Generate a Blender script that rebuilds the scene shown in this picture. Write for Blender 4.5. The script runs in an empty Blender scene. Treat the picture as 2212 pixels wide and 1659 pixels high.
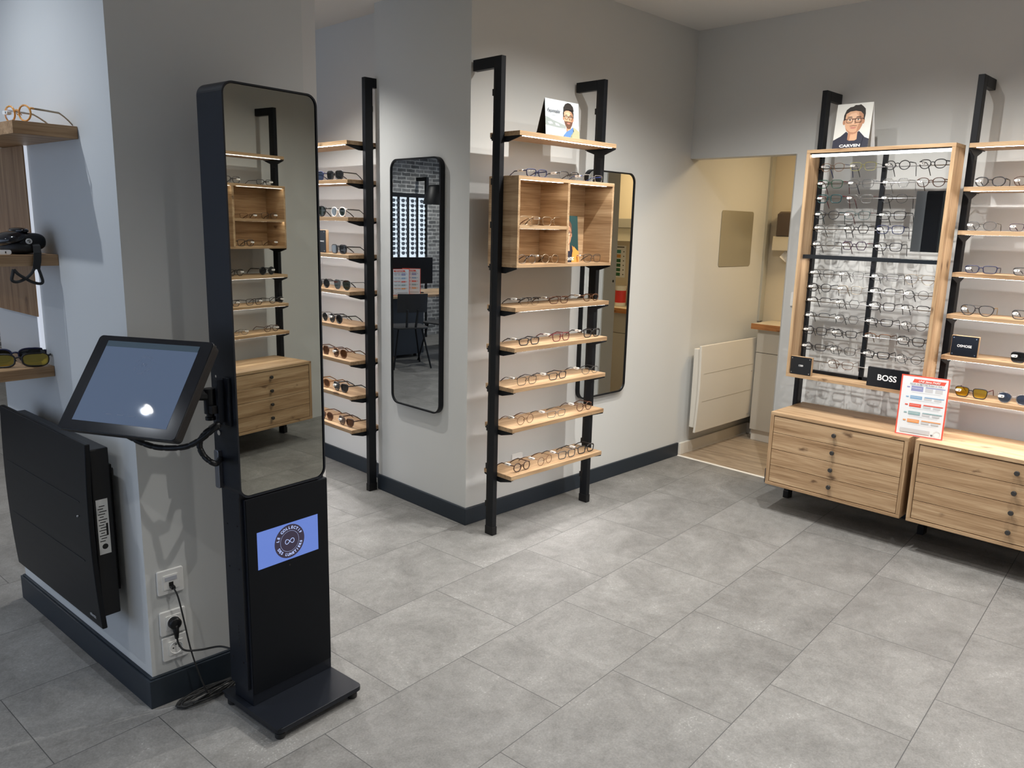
import bpy, math, random
from mathutils import Vector, Matrix
random.seed(7)
PI = math.pi
SC = bpy.context.scene
COL = SC.collection

# ------------------------------------------------------------------ camera
def set_camera():
    cd = bpy.data.cameras.new('camera'); co = bpy.data.objects.new('camera', cd); COL.objects.link(co)
    yaw, pit, rol = math.radians(-44.896), math.radians(11.428), math.radians(1.418)
    f = Vector((math.cos(pit)*math.sin(yaw), math.cos(pit)*math.cos(yaw), -math.sin(pit)))
    r = Vector((math.cos(yaw), -math.sin(yaw), 0)); u = r.cross(f)
    r2 = math.cos(rol)*r + math.sin(rol)*u; u2 = -math.sin(rol)*r + math.cos(rol)*u
    m = Matrix((r2, u2, -f)).transposed().to_4x4(); m.translation = Vector((2.918, -2.603, 1.559))
    co.matrix_world = m
    cd.sensor_width = 36; cd.lens = 36*1691.2/2212; cd.clip_start = .02; cd.clip_end = 60
    SC.camera = co
set_camera()
# ------------------------------------------------------------------ world, lights, exposure
w = bpy.data.worlds.new('world'); SC.world = w; w.use_nodes = True
w.node_tree.nodes['Background'].inputs[0].default_value = (.55, .68, .9, 1)
w.node_tree.nodes['Background'].inputs[1].default_value = 1.0
SC.view_settings.view_transform = 'Standard'; SC.view_settings.look = 'None'
SC.view_settings.gamma = 1; SC.view_settings.use_curve_mapping = False
SC.view_settings.exposure = 0.0
SC.cycles.use_denoising = True
SC.cycles.max_bounces = 12; SC.cycles.transparent_max_bounces = 48; SC.cycles.glossy_bounces = 6
SC.cycles.caustics_reflective = False; SC.cycles.caustics_refractive = False
SC.cycles.sample_clamp_indirect = 4.0
WARM = (1, .93, .84); NEUT = (1, .978, .937); COOL = (.84, .91, 1.0)
CEIL_A, CEIL_B = 2.79, 2.70
# (x, y, ceiling z, watt, colour, half-cone degrees)
SPOTS = [(1.03, .41, CEIL_A, 150, NEUT, 74), (1.46, .74, CEIL_A, 120, NEUT, 74), (2.45, .74, CEIL_A, 110, NEUT, 74),
         (.25, -.82, CEIL_B, 50, NEUT, 40), (-.95, -.60, CEIL_B, 95, NEUT, 60), (2.05, -1.35, CEIL_A, 60, NEUT, 58), (2.75, -.30, CEIL_A, 72, NEUT, 74),
         (.07, -2.42, CEIL_B, 42, COOL, 66), (1.5, -3.2, CEIL_A, 48, NEUT, 55), (-.345, -3.605, CEIL_B, 60, COOL, 60),
         (-3.2, -2.4, CEIL_B, 60, NEUT, 70), (-4.9, -2.6, CEIL_B, 70, NEUT, 72), (-4.9, -4.3, CEIL_B, 70, NEUT, 72)]
for i, (x, y, z, p, c, a) in enumerate(SPOTS):
    d = bpy.data.lights.new('downlight_beam', 'SPOT'); d.energy = p; d.color = c
    d.spot_size = math.radians(2*a); d.spot_blend = .9; d.shadow_soft_size = .014
    o = bpy.data.objects.new('downlight_beam', d); COL.objects.link(o); o.location = (x, y, z-.035)
def area(name, loc, rot, sx, sy, p, c):
    d = bpy.data.lights.new(name, 'AREA'); d.shape = 'RECTANGLE'; d.size = sx; d.size_y = sy; d.energy = p; d.color = c
    o = bpy.data.objects.new(name, d); COL.objects.link(o); o.location = loc; o.rotation_euler = rot
area('shopfront_daylight', (-.6, -5.9, 1.35), (math.radians(90), 0, 0), 6.0, 2.3, 22, (.62, .74, 1.0))
area('kitchen_ceiling_light', (1.0, 2.55, 2.30), (0, 0, 0), .5, .3, 15, (1, .76, .45))

# ------------------------------------------------------------------ materials
MC = {}
def base_mat(name):
    m = bpy.data.materials.new(name); m.use_nodes = True
    return m, m.node_tree, m.node_tree.nodes['Principled BSDF']
def N(nt, t, **kw):
    n = nt.nodes.new(t)
    for k, v in kw.items():
        if k.startswith('i_'): n.inputs[k[2:].replace('_', ' ')].default_value = v
        else: setattr(n, k, v)
    return n
def plain(name, col, rough=.5, metal=0, spec=.5, bump=0, bscale=200, var=0, coat=0, alpha=1, trans=0):
    if name in MC: return MC[name]
    m, nt, b = base_mat(name)
    b.inputs['Base Color'].default_value = (*col, 1); b.inputs['Roughness'].default_value = rough
    b.inputs['Metallic'].default_value = metal; b.inputs['Specular IOR Level'].default_value = spec
    b.inputs['Coat Weight'].default_value = coat; b.inputs['Alpha'].default_value = alpha
    b.inputs['Transmission Weight'].default_value = trans
    tc = N(nt, 'ShaderNodeTexCoord'); no = N(nt, 'ShaderNodeTexNoise', i_Scale=bscale, i_Detail=3.0)
    nt.links.new(tc.outputs['Object'], no.inputs['Vector'])
    if bump:
        bp = N(nt, 'ShaderNodeBump', i_Strength=bump, i_Distance=.001)
        nt.links.new(no.outputs['Fac'], bp.inputs['Height']); nt.links.new(bp.outputs['Normal'], b.inputs['Normal'])
    if var:
        hs = N(nt, 'ShaderNodeMixRGB', blend_type='MULTIPLY'); hs.inputs[0].default_value = 1
        hs.inputs[1].default_value = (*col, 1)
        mr = N(nt, 'ShaderNodeMapRange'); mr.inputs[3].default_value = 1-var; mr.inputs[4].default_value = 1+var
        n2 = N(nt, 'ShaderNodeTexNoise', i_Scale=1.7, i_Detail=4.0)
        nt.links.new(tc.outputs['Object'], n2.inputs['Vector']); nt.links.new(n2.outputs['Fac'], mr.inputs[0])
        nt.links.new(mr.outputs[0], hs.inputs[2]); nt.links.new(hs.outputs[0], b.inputs['Base Color'])
    MC[name] = m; return m
def emis(name, col, s):
    if name in MC: return MC[name]
    m, nt, b = base_mat(name)
    b.inputs['Base Color'].default_value = (*[c*.3 for c in col], 1); b.inputs['Roughness'].default_value = .4
    b.inputs['Emission Color'].default_value = (*col, 1); b.inputs['Emission Strength'].default_value = s
    MC[name] = m; return m
def screen_mat(name, col, s):
    m = emis(name, col, s); b = m.node_tree.nodes['Principled BSDF']
    b.inputs['Base Color'].default_value = (.01, .012, .016, 1); b.inputs['Roughness'].default_value = .025
    return m
def glassy(name, tint, opac, rough=.02, refl=.08, mirror=None):
    """thin spectacle lens: transparent with a little gloss; opac = share that is solid tint"""
    if name in MC: return MC[name]
    m = bpy.data.materials.new(name); m.use_nodes = True; nt = m.node_tree; nt.nodes.clear()
    out = N(nt, 'ShaderNodeOutputMaterial'); tr = N(nt, 'ShaderNodeBsdfTransparent'); tr.inputs[0].default_value = (*tint, 1)
    gl = N(nt, 'ShaderNodeBsdfGlossy', i_Roughness=rough)
    if mirror: gl.inputs[0].default_value = (*mirror, 1)
    df = N(nt, 'ShaderNodeBsdfDiffuse'); df.inputs[0].default_value = (*[t*.25 for t in tint], 1)
    lw = N(nt, 'ShaderNodeLayerWeight', i_Blend=.25)
    ad = N(nt, 'ShaderNodeMath', operation='MULTIPLY_ADD', use_clamp=True); ad.inputs[1].default_value = .22; ad.inputs[2].default_value = refl
    nt.links.new(lw.outputs['Fresnel'], ad.inputs[0])
    m1 = N(nt, 'ShaderNodeMixShader'); m1.inputs[0].default_value = opac
    nt.links.new(tr.outputs[0], m1.inputs[1]); nt.links.new(df.outputs[0], m1.inputs[2])
    m2 = N(nt, 'ShaderNodeMixShader'); nt.links.new(ad.outputs[0], m2.inputs[0])
    nt.links.new(m1.outputs[0], m2.inputs[1]); nt.links.new(gl.outputs[0], m2.inputs[2])
    nt.links.new(m2.outputs[0], out.inputs[0]); MC[name] = m; return m
def oak(axis, tone=(1, 1, 1), name='oak'):
    """oak veneer, grain along the given local axis"""
    key = name+axis
    if key in MC: return MC[key]
    m, nt, b = base_mat(key)
    tc = N(nt, 'ShaderNodeTexCoord'); oi = N(nt, 'ShaderNodeObjectInfo')
    mp = N(nt, 'ShaderNodeMapping'); s = {'x': (.9, 13, 13), 'y': (13, .9, 13), 'z': (13, 13, .9)}[axis]
    mp.inputs['Scale'].default_value = s
    off = N(nt, 'ShaderNodeVectorMath', operation='MULTIPLY_ADD'); off.inputs[1].default_value = (9, 5, 7)
    nt.links.new(oi.outputs['Random'], off.inputs[0]); nt.links.new(tc.outputs['Object'], off.inputs[2])
    nt.links.new(off.outputs[0], mp.inputs['Vector'])
    n1 = N(nt, 'ShaderNodeTexNoise', i_Scale=2.2, i_Detail=7.0, i_Roughness=.62, i_Distortion=.9)
    nt.links.new(mp.outputs[0], n1.inputs['Vector'])
    wv = N(nt, 'ShaderNodeTexWave', wave_type='RINGS', rings_direction=axis.upper(), i_Scale=.4, i_Distortion=7.0, i_Detail=4.0, i_Detail_Scale=1.3)
    nt.links.new(mp.outputs[0], wv.inputs['Vector'])
    mp2 = N(nt, 'ShaderNodeMapping'); mp2.inputs['Scale'].default_value = {'x': (3.5, 120, 120), 'y': (120, 3.5, 120), 'z': (120, 120, 3.5)}[axis]
    nt.links.new(off.outputs[0], mp2.inputs['Vector'])
    n2 = N(nt, 'ShaderNodeTexNoise', i_Scale=1.6, i_Detail=3.0); nt.links.new(mp2.outputs[0], n2.inputs['Vector'])
    mx = N(nt, 'ShaderNodeMixRGB'); mx.inputs[0].default_value = .16
    nt.links.new(n1.outputs['Fac'], mx.inputs[1]); nt.links.new(wv.outputs['Fac'], mx.inputs[2])
    mx2 = N(nt, 'ShaderNodeMixRGB'); mx2.inputs[0].default_value = .42
    nt.links.new(mx.outputs[0], mx2.inputs[1]); nt.links.new(n2.outputs['Fac'], mx2.inputs[2])
    cr = N(nt, 'ShaderNodeValToRGB'); e = cr.color_ramp.elements
    t = tone
    e[0].position = .33; e[0].color = (.235*t[0], .138*t[1], .068*t[2], 1); e[1].position = .66; e[1].color = (.53*t[0], .380*t[1], .230*t[2], 1)
    k = e.new(.5); k.color = (.40*t[0], .262*t[1], .146*t[2], 1)
    nt.links.new(mx2.outputs[0], cr.inputs[0])
    # knots
    mp3 = N(nt, 'ShaderNodeMapping'); mp3.inputs['Scale'].default_value = {'x': (3.6, 8, 8), 'y': (8, 3.6, 8), 'z': (8, 8, 3.6)}[axis]
    nt.links.new(off.outputs[0], mp3.inputs['Vector'])
    n3 = N(nt, 'ShaderNodeTexNoise', i_Scale=5.0, i_Detail=3.0)
    nt.links.new(mp3.outputs[0], n3.inputs['Vector'])
    ad = N(nt, 'ShaderNodeMixRGB', blend_type='ADD'); ad.inputs[0].default_value = .35
    nt.links.new(mp3.outputs[0], ad.inputs[1]); nt.links.new(n3.outputs['Color'], ad.inputs[2])
    vo = N(nt, 'ShaderNodeTexVoronoi', i_Scale=1.25); nt.links.new(ad.outputs[0], vo.inputs['Vector'])
    mr = N(nt, 'ShaderNodeMapRange'); mr.inputs[1].default_value = .03; mr.inputs[2].default_value = .19; mr.inputs[3].default_value = .9; mr.interpolation_type = 'SMOOTHERSTEP'; mr.inputs[4].default_value = 0
    nt.links.new(vo.outputs['Distance'], mr.inputs[0])
    kn = N(nt, 'ShaderNodeMixRGB'); kn.inputs[2].default_value = (.11*t[0], .06*t[1], .032*t[2], 1)
    nt.links.new(mr.outputs[0], kn.inputs[0]); nt.links.new(cr.outputs[0], kn.inputs[1])
    nt.links.new(kn.outputs[0], b.inputs['Base Color'])
    b.inputs['Roughness'].default_value = .48; b.inputs['Specular IOR Level'].default_value = .35
    bp = N(nt, 'ShaderNodeBump', i_Strength=.15, i_Distance=.001); nt.links.new(n2.outputs['Fac'], bp.inputs['Height'])
    nt.links.new(bp.outputs[0], b.inputs['Normal']); MC[key] = m; return m
def floor_mat():
    m, nt, b = base_mat('grey_stone_tile'); tt = math.radians(4.399)
    g = N(nt, 'ShaderNodeNewGeometry')
    def dot(v, k):
        d = N(nt, 'ShaderNodeVectorMath', operation='DOT_PRODUCT'); d.inputs[1].default_value = v
        nt.links.new(g.outputs['Position'], d.inputs[0]); a = N(nt, 'ShaderNodeMath', operation='ADD'); a.inputs[1].default_value = k
        nt.links.new(d.outputs['Value'], a.inputs[0]); return a
    T = dot((-math.sin(tt), math.cos(tt), 0), .0113); Nn = dot((math.cos(tt), math.sin(tt), 0), .031)
    cb = N(nt, 'ShaderNodeCombineXYZ'); nt.links.new(T.outputs[0], cb.inputs[0]); nt.links.new(Nn.outputs[0], cb.inputs[1])
    br = N(nt, 'ShaderNodeTexBrick', offset=.5, offset_frequency=2)
    br.inputs['Color1'].default_value = (0, 0, 0, 1); br.inputs['Color2'].default_value = (1, 1, 1, 1)
    br.inputs['Scale'].default_value = 1; br.inputs['Mortar Size'].default_value = .0016; br.inputs['Mortar Smooth'].default_value = .3
    br.inputs['Brick Width'].default_value = .609; br.inputs['Row Height'].default_value = .4575; br.inputs['Bias'].default_value = 0
    nt.links.new(cb.outputs[0], br.inputs['Vector'])
    # per-tile shift of the stone pattern
    sh = N(nt, 'ShaderNodeVectorMath', operation='MULTIPLY_ADD'); sh.inputs[1].default_value = (13, 29, 17)
    nt.links.new(br.outputs['Color'], sh.inputs[0]); nt.links.new(cb.outputs[0], sh.inputs[2])
    def noise(sc, det, ro, dist=0):
        n = N(nt, 'ShaderNodeTexNoise', i_Scale=sc, i_Detail=det, i_Roughness=ro, i_Distortion=dist)
        nt.links.new(sh.outputs[0], n.inputs['Vector']); return n
    a = noise(3.6, 12, .74, .45); c = noise(26, 10, .78, .5); s = noise(150, 4, .75); s2 = noise(150, 2, .5)
    mx0 = N(nt, 'ShaderNodeMixRGB'); mx0.inputs[0].default_value = .30
    nt.links.new(a.outputs['Fac'], mx0.inputs[1]); nt.links.new(c.outputs['Fac'], mx0.inputs[2])
    mx = N(nt, 'ShaderNodeMixRGB'); mx.inputs[0].default_value = .30
    nt.links.new(mx0.outputs[0], mx.inputs[1]); nt.links.new(s.outputs['Fac'], mx.inputs[2])
    cr = N(nt, 'ShaderNodeValToRGB'); e = cr.color_ramp.elements
    e[0].position = .37; e[0].color = (.108, .105, .099, 1); e[1].position = .64; e[1].color = (.272, .268, .257, 1)
    nt.links.new(mx.outputs[0], cr.inputs[0])
    # tile to tile tone
    tm = N(nt, 'ShaderNodeMapRange'); tm.inputs[3].default_value = .95; tm.inputs[4].default_value = 1.08
    sp = N(nt, 'ShaderNodeSeparateColor'); nt.links.new(br.outputs['Color'], sp.inputs[0]); nt.links.new(sp.outputs[0], tm.inputs[0])
    mt = N(nt, 'ShaderNodeMixRGB', blend_type='MULTIPLY'); mt.inputs[0].default_value = 1
    nt.links.new(cr.outputs[0], mt.inputs[1]); nt.links.new(tm.outputs[0], mt.inputs[2])
    # pale chips where both masks are high
    mm = N(nt, 'ShaderNodeMath', operation='MULTIPLY'); nt.links.new(s2.outputs['Fac'], mm.inputs[0]); nt.links.new(a.outputs['Fac'], mm.inputs[1])
    mr = N(nt, 'ShaderNodeMapRange'); mr.inputs[1].default_value = .385; mr.inputs[2].default_value = .44; mr.inputs[4].default_value = .6
    nt.links.new(mm.outputs[0], mr.inputs[0])
    ch = N(nt, 'ShaderNodeMixRGB'); ch.inputs[2].default_value = (.45, .45, .43, 1)
    nt.links.new(mr.outputs[0], ch.inputs[0]); nt.links.new(mt.outputs[0], ch.inputs[1])
    gr = N(nt, 'ShaderNodeMixRGB'); gr.inputs[2].default_value = (.06, .06, .06, 1)
    nt.links.new(br.outputs['Fac'], gr.inputs[0]); nt.links.new(ch.outputs[0], gr.inputs[1])
    nt.links.new(gr.outputs[0], b.inputs['Base Color'])
    rr = N(nt, 'ShaderNodeMapRange'); rr.inputs[3].default_value = .42; rr.inputs[4].default_value = .62
    nt.links.new(c.outputs['Fac'], rr.inputs[0]); nt.links.new(rr.outputs[0], b.inputs['Roughness'])
    b.inputs['Specular IOR Level'].default_value = .35
    bp = N(nt, 'ShaderNodeBump', i_Strength=.25, i_Distance=.0015); nt.links.new(c.outputs['Fac'], bp.inputs['Height'])
    nt.links.new(bp.outputs[0], b.inputs['Normal']); return m
def brick_mat():
    m, nt, b = base_mat('grey_brick')
    tc = N(nt, 'ShaderNodeTexCoord'); sx = N(nt, 'ShaderNodeSeparateXYZ'); cb = N(nt, 'ShaderNodeCombineXYZ')
    nt.links.new(tc.outputs['Object'], sx.inputs[0]); nt.links.new(sx.outputs['Y'], cb.inputs[0]); nt.links.new(sx.outputs['Z'], cb.inputs[1])
    br = N(nt, 'ShaderNodeTexBrick'); br.inputs['Scale'].default_value = 1
    for k, v in (('Mortar Size', .009), ('Brick Width', .15), ('Row Height', .052), ('Mortar Smooth', .4)): br.inputs[k].default_value = v
    br.inputs['Color1'].default_value = (.30, .30, .30, 1); br.inputs['Color2'].default_value = (.13, .133, .138, 1)
    br.inputs['Mortar'].default_value = (.50, .50, .49, 1)
    no = N(nt, 'ShaderNodeTexNoise', i_Scale=12.0, i_Detail=5.0)
    nt.links.new(tc.outputs['Object'], no.inputs['Vector'])
    ad = N(nt, 'ShaderNodeMixRGB', blend_type='ADD'); ad.inputs[0].default_value = .02
    nt.links.new(cb.outputs[0], ad.inputs[1]); nt.links.new(no.outputs['Color'], ad.inputs[2]); nt.links.new(ad.outputs[0], br.inputs['Vector'])
    mt = N(nt, 'ShaderNodeMixRGB', blend_type='OVERLAY'); mt.inputs[0].default_value = .7
    nt.links.new(br.outputs['Color'], mt.inputs[1]); nt.links.new(no.outputs['Fac'], mt.inputs[2])
    nt.links.new(mt.outputs[0], b.inputs['Base Color']); b.inputs['Roughness'].default_value = .85; return m
def planks_mat():
    m, nt, b = base_mat('laminate_planks')
    tc = N(nt, 'ShaderNodeTexCoord'); mp = N(nt, 'ShaderNodeMapping'); mp.inputs['Scale'].default_value = (1.2, 10, 1)
    mp.inputs['Rotation'].default_value = (0, 0, .12)
    nt.links.new(tc.outputs['Object'], mp.inputs['Vector'])
    n = N(nt, 'ShaderNodeTexNoise', i_Scale=3.0, i_Detail=6.0, i_Distortion=1.2); nt.links.new(mp.outputs[0], n.inputs['Vector'])
    cr = N(nt, 'ShaderNodeValToRGB'); e = cr.color_ramp.elements
    e[0].position = .3; e[0].color = (.27, .205, .145, 1); e[1].position = .7; e[1].color = (.46, .37, .27, 1)
    nt.links.new(n.outputs['Fac'], cr.inputs[0])
    br = N(nt, 'ShaderNodeTexBrick', offset=.37); br.inputs['Scale'].default_value = 1
    for k, v in (('Mortar Size', .0015), ('Brick Width', 1.2), ('Row Height', .19)): br.inputs[k].default_value = v
    br.inputs['Color1'].default_value = (.85, .85, .85, 1); br.inputs['Color2'].default_value = (1, 1, 1, 1); br.inputs['Mortar'].default_value = (.4, .4, .4, 1)
    nt.links.new(tc.outputs['Object'], br.inputs['Vector'])
    mt = N(nt, 'ShaderNodeMixRGB', blend_type='MULTIPLY'); mt.inputs[0].default_value = 1
    nt.links.new(cr.outputs[0], mt.inputs[1]); nt.links.new(br.outputs['Color'], mt.inputs[2])
    nt.links.new(mt.outputs[0], b.inputs['Base Color']); b.inputs['Roughness'].default_value = .5; return m

PAINT = plain('light_grey_paint', (.575, .580, .565), .75, bump=.08, bscale=350, var=.02)
CEILP = plain('ceiling_paint', (.74, .73, .71), .85, bump=.05, bscale=300)
CREAM = plain('cream_paint', (.66, .59, .46), .7, bump=.08, bscale=350)
NAVY = plain('navy_skirting_paint', (.018, .025, .034), .45, spec=.35, bump=.03)
BLACK = plain('black_powder_coat', (.006, .007, .009), .45, spec=.25, bump=.12, bscale=900)
KNAVY = plain('dark_blue_black_steel', (.007, .009, .014), .42, spec=.3, bump=.10, bscale=1200)
BLKP = plain('black_plastic', (.007, .007, .008), .38, spec=.3)
BLKG = plain('black_gloss_plastic', (.006, .006, .008), .12)
RUBR = plain('black_rubber', (.015, .015, .015), .7)
WHTP = plain('white_plastic', (.78, .77, .74), .35)
WHTC = plain('white_card', (.80, .81, .82), .55)
WHTM = plain('cream_white_enamel', (.72, .68, .60), .35)
STEEL = plain('brushed_steel', (.55, .55, .56), .28, metal=1)
CHROME = plain('chrome', (.8, .8, .8), .12, metal=1)
MIRR = plain('mirror_silver', (.86, .88, .87), .0, metal=1)
MIRR2 = plain('smoked_mirror', (.34, .345, .315), .01, metal=1)
SEAM = plain('dark_seam', (.01, .008, .006), .8)
LED = emis('led_strip_light', (1, .96, .95), 34)
LEDW = emis('warm_led_strip_light', (1, .90, .78), 22)
LENSC = glassy('clear_lens', (1, 1, 1), .0, refl=.015)
LENSD = glassy('dark_grey_lens', (.05, .055, .06), .5, refl=.08)
LENSG = glassy('green_grey_lens', (.045, .07, .055), .45, refl=.08)
LENSB = glassy('brown_lens', (.16, .085, .045), .4, refl=.07)
LENSY = glassy('yellow_lens', (.85, .60, .03), .35, refl=.08)
LENSBL = glassy('blue_gradient_lens', (.10, .16, .30), .3, refl=.09)
LENSO = glassy('mirrored_amber_lens', (.35, .25, .02), .5, refl=.4, mirror=(.9, .72, .2))
LED2 = emis('diffused_led_profile', (1, .985, .97), 7)
OAKX, OAKY, OAKZ = oak('x'), oak('y'), oak('z')

# ------------------------------------------------------------------ mesh helpers
class MB:
    def __init__(s): s.v = []; s.f = []; s.m = []
    def add(s, vs, fs, mi=0, M=None):
        b = len(s.v)
        s.v += [tuple(M @ Vector(v)) if M else tuple(v) for v in vs]
        s.f += [tuple(b+i for i in f) for f in fs]; s.m += [mi]*len(fs); return s
    def box(s, x0, x1, y0, y1, z0, z1, mi=0, M=None):
        vs = [(x, y, z) for x in (x0, x1) for y in (y0, y1) for z in (z0, z1)]
        return s.add(vs, [(0, 1, 3, 2), (4, 6, 7, 5), (0, 4, 5, 1), (2, 3, 7, 6), (0, 2, 6, 4), (1, 5, 7, 3)], mi, M)
    def prism(s, poly, a, b, ax='z', mi=0, M=None):
        """poly (p,q) extruded from a to b along ax; (p,q) = the other two axes in x,y,z order"""
        n = len(poly)
        def P(p, q, t): return {'z': (p, q, t), 'y': (p, t, q), 'x': (t, p, q)}[ax]
        vs = [P(p, q, a) for p, q in poly]+[P(p, q, b) for p, q in poly]
        ar = sum(poly[i][0]*poly[(i+1) % n][1]-poly[(i+1) % n][0]*poly[i][1] for i in range(n))
        if (ar < 0) ^ (ax == 'y') ^ (b < a): rev = True
        else: rev = False
        fs = [tuple(range(n-1, -1, -1)), tuple(range(n, 2*n))]+[(i, (i+1) % n, n+(i+1) % n, n+i) for i in range(n)]
        if rev: fs = [tuple(reversed(f)) for f in fs]
        return s.add(vs, fs, mi, M)
    def ring(s, outer, inner, a, b, ax='z', mi=0, M=None):
        n = len(outer)
        def P(p, q, t): return {'z': (p, q, t), 'y': (p, t, q), 'x': (t, p, q)}[ax]
        vs = [P(p, q, a) for p, q in outer]+[P(p, q, b) for p, q in outer]+[P(p, q, a) for p, q in inner]+[P(p, q, b) for p, q in inner]
        fs = []
        for i in range(n):
            j = (i+1) % n
            fs += [(i, j, n+j, n+i), (2*n+j, 2*n+i, 3*n+i, 3*n+j), (j, i, 2*n+i, 2*n+j), (n+i, n+j, 3*n+j, 3*n+i)]
        return s.add(vs, fs, mi, M)
    def tube(s, pts, r, closed=False, seg=8, mi=0, M=None, flat=1.0):
        pts = [Vector(p) for p in pts]; n = len(pts); rs = r if isinstance(r, (list, tuple)) else [r]*n
        vs = []; up = None
        for i, p in enumerate(pts):
            if closed: t = (pts[(i+1) % n]-pts[i-1])
            else: t = pts[min(i+1, n-1)]-pts[max(i-1, 0)]
            t.normalize()
            if up is None:
                up = Vector((0, 0, 1)) if abs(t.z) < .9 else Vector((1, 0, 0))
            a = up-t*up.dot(t)
            if a.length < 1e-5: a = t.orthogonal()
            a.normalize(); bb = t.cross(a); up = a
            for k in range(seg):
                th = 2*PI*k/seg; vs.append(p+(a*math.cos(th)+bb*math.sin(th)*flat)*rs[i])
        fs = []
        for i in range(n if closed else n-1):
            j = (i+1) % n
            for k in range(seg):
                l = (k+1) % seg; fs.append((i*seg+k, i*seg+l, j*seg+l, j*seg+k))
        if not closed: fs += [tuple(range(seg-1, -1, -1)), tuple((n-1)*seg+k for k in range(seg))]
        return s.add(vs, fs, mi, M)
    def cyl(s, p0, p1, r, seg=20, mi=0, M=None, r1=None):
        return s.tube([p0, p1], [r, r if r1 is None else r1], seg=seg, mi=mi, M=M)
    def lathe(s, prof, seg=28, mi=0, M=None):
        vs = []; n = len(prof)
        for k in range(seg):
            th = 2*PI*k/seg
            for r, z in prof: vs.append((r*math.cos(th), r*math.sin(th), z))
        fs = [(k*n+i, ((k+1) % seg)*n+i, ((k+1) % seg)*n+i+1, k*n+i+1) for k in range(seg) for i in range(n-1)]
        return s.add(vs, fs, mi, M)
    def poly(s, pts, mi=0, M=None): return s.add(pts, [tuple(range(len(pts)))], mi, M)
def rrect(x0, x1, y0, y1, r, n=6):
    pts = []
    for cx, cy, a in ((x1-r, y1-r, 0), (x0+r, y1-r, 90), (x0+r, y0+r, 180), (x1-r, y0+r, 270)):
        for k in range(n+1):
            t = math.radians(a+90*k/n); pts.append((cx+r*math.cos(t), cy+r*math.sin(t)))
    return pts
def ell(cx, cy, rx, ry, n=28, a0=0, a1=2*PI):
    full = abs(a1-a0-2*PI) < 1e-6; k = n if full else n+1
    return [(cx+rx*math.cos(a0+(a1-a0)*i/n), cy+ry*math.sin(a0+(a1-a0)*i/n)) for i in range(k)]
def obj(name, mb, mats, parent=None, loc=None, rot=None, bevel=0, smooth=False, label=None, seg=2):
    me = bpy.data.meshes.new(name); me.from_pydata(mb.v, [], mb.f)
    for m in (mats if isinstance(mats, (list, tuple)) else [mats]): me.materials.append(m)
    me.polygons.foreach_set('material_index', mb.m)
    if smooth: me.polygons.foreach_set('use_smooth', [True]*len(mb.f))
    me.update(); o = bpy.data.objects.new(name, me); COL.objects.link(o)
    if parent: o.parent = parent
    if loc is not None: o.location = loc
    if rot is not None: o.rotation_euler = rot
    if bevel:
        b = o.modifiers.new('bevel', 'BEVEL'); b.width = bevel; b.segments = seg; b.limit_method = 'ANGLE'; b.angle_limit = math.radians(40)
    if smooth:
        o.modifiers.new('ws', 'WEIGHTED_NORMAL') if bevel else None
    if label: o['label'] = label
    return o
def thing(name, label, cat, loc=(0, 0, 0), rotz=0, group=None, M=None):
    o = bpy.data.objects.new(name, None); COL.objects.link(o); o.empty_display_size = .05
    if M is not None: o.matrix_world = M
    else: o.location = loc; o.rotation_euler = (0, 0, rotz)
    return tag(o, label, cat, group)
def tag(o, label, cat, group=None):
    o['label'] = label; o['category'] = cat
    if group: o['group'] = group
    return o
def struct(o): o['kind'] = 'structure'; return o
def T3(loc, rotz=0): return Matrix.Translation(loc) @ Matrix.Rotation(rotz, 4, 'Z')
def copy_tree(o, parent=None):
    c = o.copy(); COL.objects.link(c)
    if parent: c.parent = parent
    for ch in list(o.children): copy_tree(ch, c)
    return c
_dg = None
def text_geo(s, size, bold=0.0, shear=0.0, space=1.0):
    cu = bpy.data.curves.new('t', 'FONT'); cu.body = s; cu.size = size; cu.align_x = 'CENTER'; cu.align_y = 'CENTER'
    cu.offset = bold; cu.shear = shear; cu.space_character = space; cu.resolution_u = 4
    ob = bpy.data.objects.new('t', cu); COL.objects.link(ob)
    dg = bpy.context.evaluated_depsgraph_get(); ev = ob.evaluated_get(dg); me = ev.to_mesh()
    vs = [tuple(v.co) for v in me.vertices]; fs = [tuple(p.vertices) for p in me.polygons]
    ev.to_mesh_clear(); bpy.data.objects.remove(ob); bpy.data.curves.remove(cu)
    return vs, fs
def flat_text(mb, s, size, x, z, y, mi=0, bold=0.0, shear=0.0, rot=0, sx=1.0, space=1.0, M=None):
    """text in the local xz plane, readable from -y"""
    vs, fs = text_geo(s, size, bold, shear, space); c, n = math.cos(rot), math.sin(rot)
    out = [(x+(vx*sx*c-vy*n), y, z+(vx*sx*n+vy*c)) for vx, vy, _ in vs]
    mb.add(out, fs, mi, M)

# ------------------------------------------------------------------ the room
FX0, FX1, FY0 = -5.8, 3.62, -6.0
mb = MB(); mb.box(FX0, FX1, FY0, 2.0, -.05, 0)
struct(obj('floor', mb, floor_mat()))
mb = MB(); mb.box(-.02, 2.3, 2.0, 3.2, -.05, 0.001)
struct(obj('floor_kitchen', mb, planks_mat()))
mb = MB(); mb.box(-.4, FX1, .0, 3.2, CEIL_A, CEIL_A+.06); mb.box(0, FX1, FY0, 0, CEIL_A, CEIL_A+.06)
struct(obj('ceiling', mb, CEILP))
mb = MB(); mb.box(FX0, 0, FY0, .3, CEIL_B, CEIL_B+.15)
struct(obj('ceiling_left', mb, CEILP))
mb = MB(); mb.box(-.79, -.012, .012, 3.3, 0, CEIL_A)
struct(obj('wall_corner', mb, PAINT))
mb = MB(); mb.box(FX0, -.79, .13, .3, 0, CEIL_B)
struct(obj('wall_left', mb, PAINT))
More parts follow.
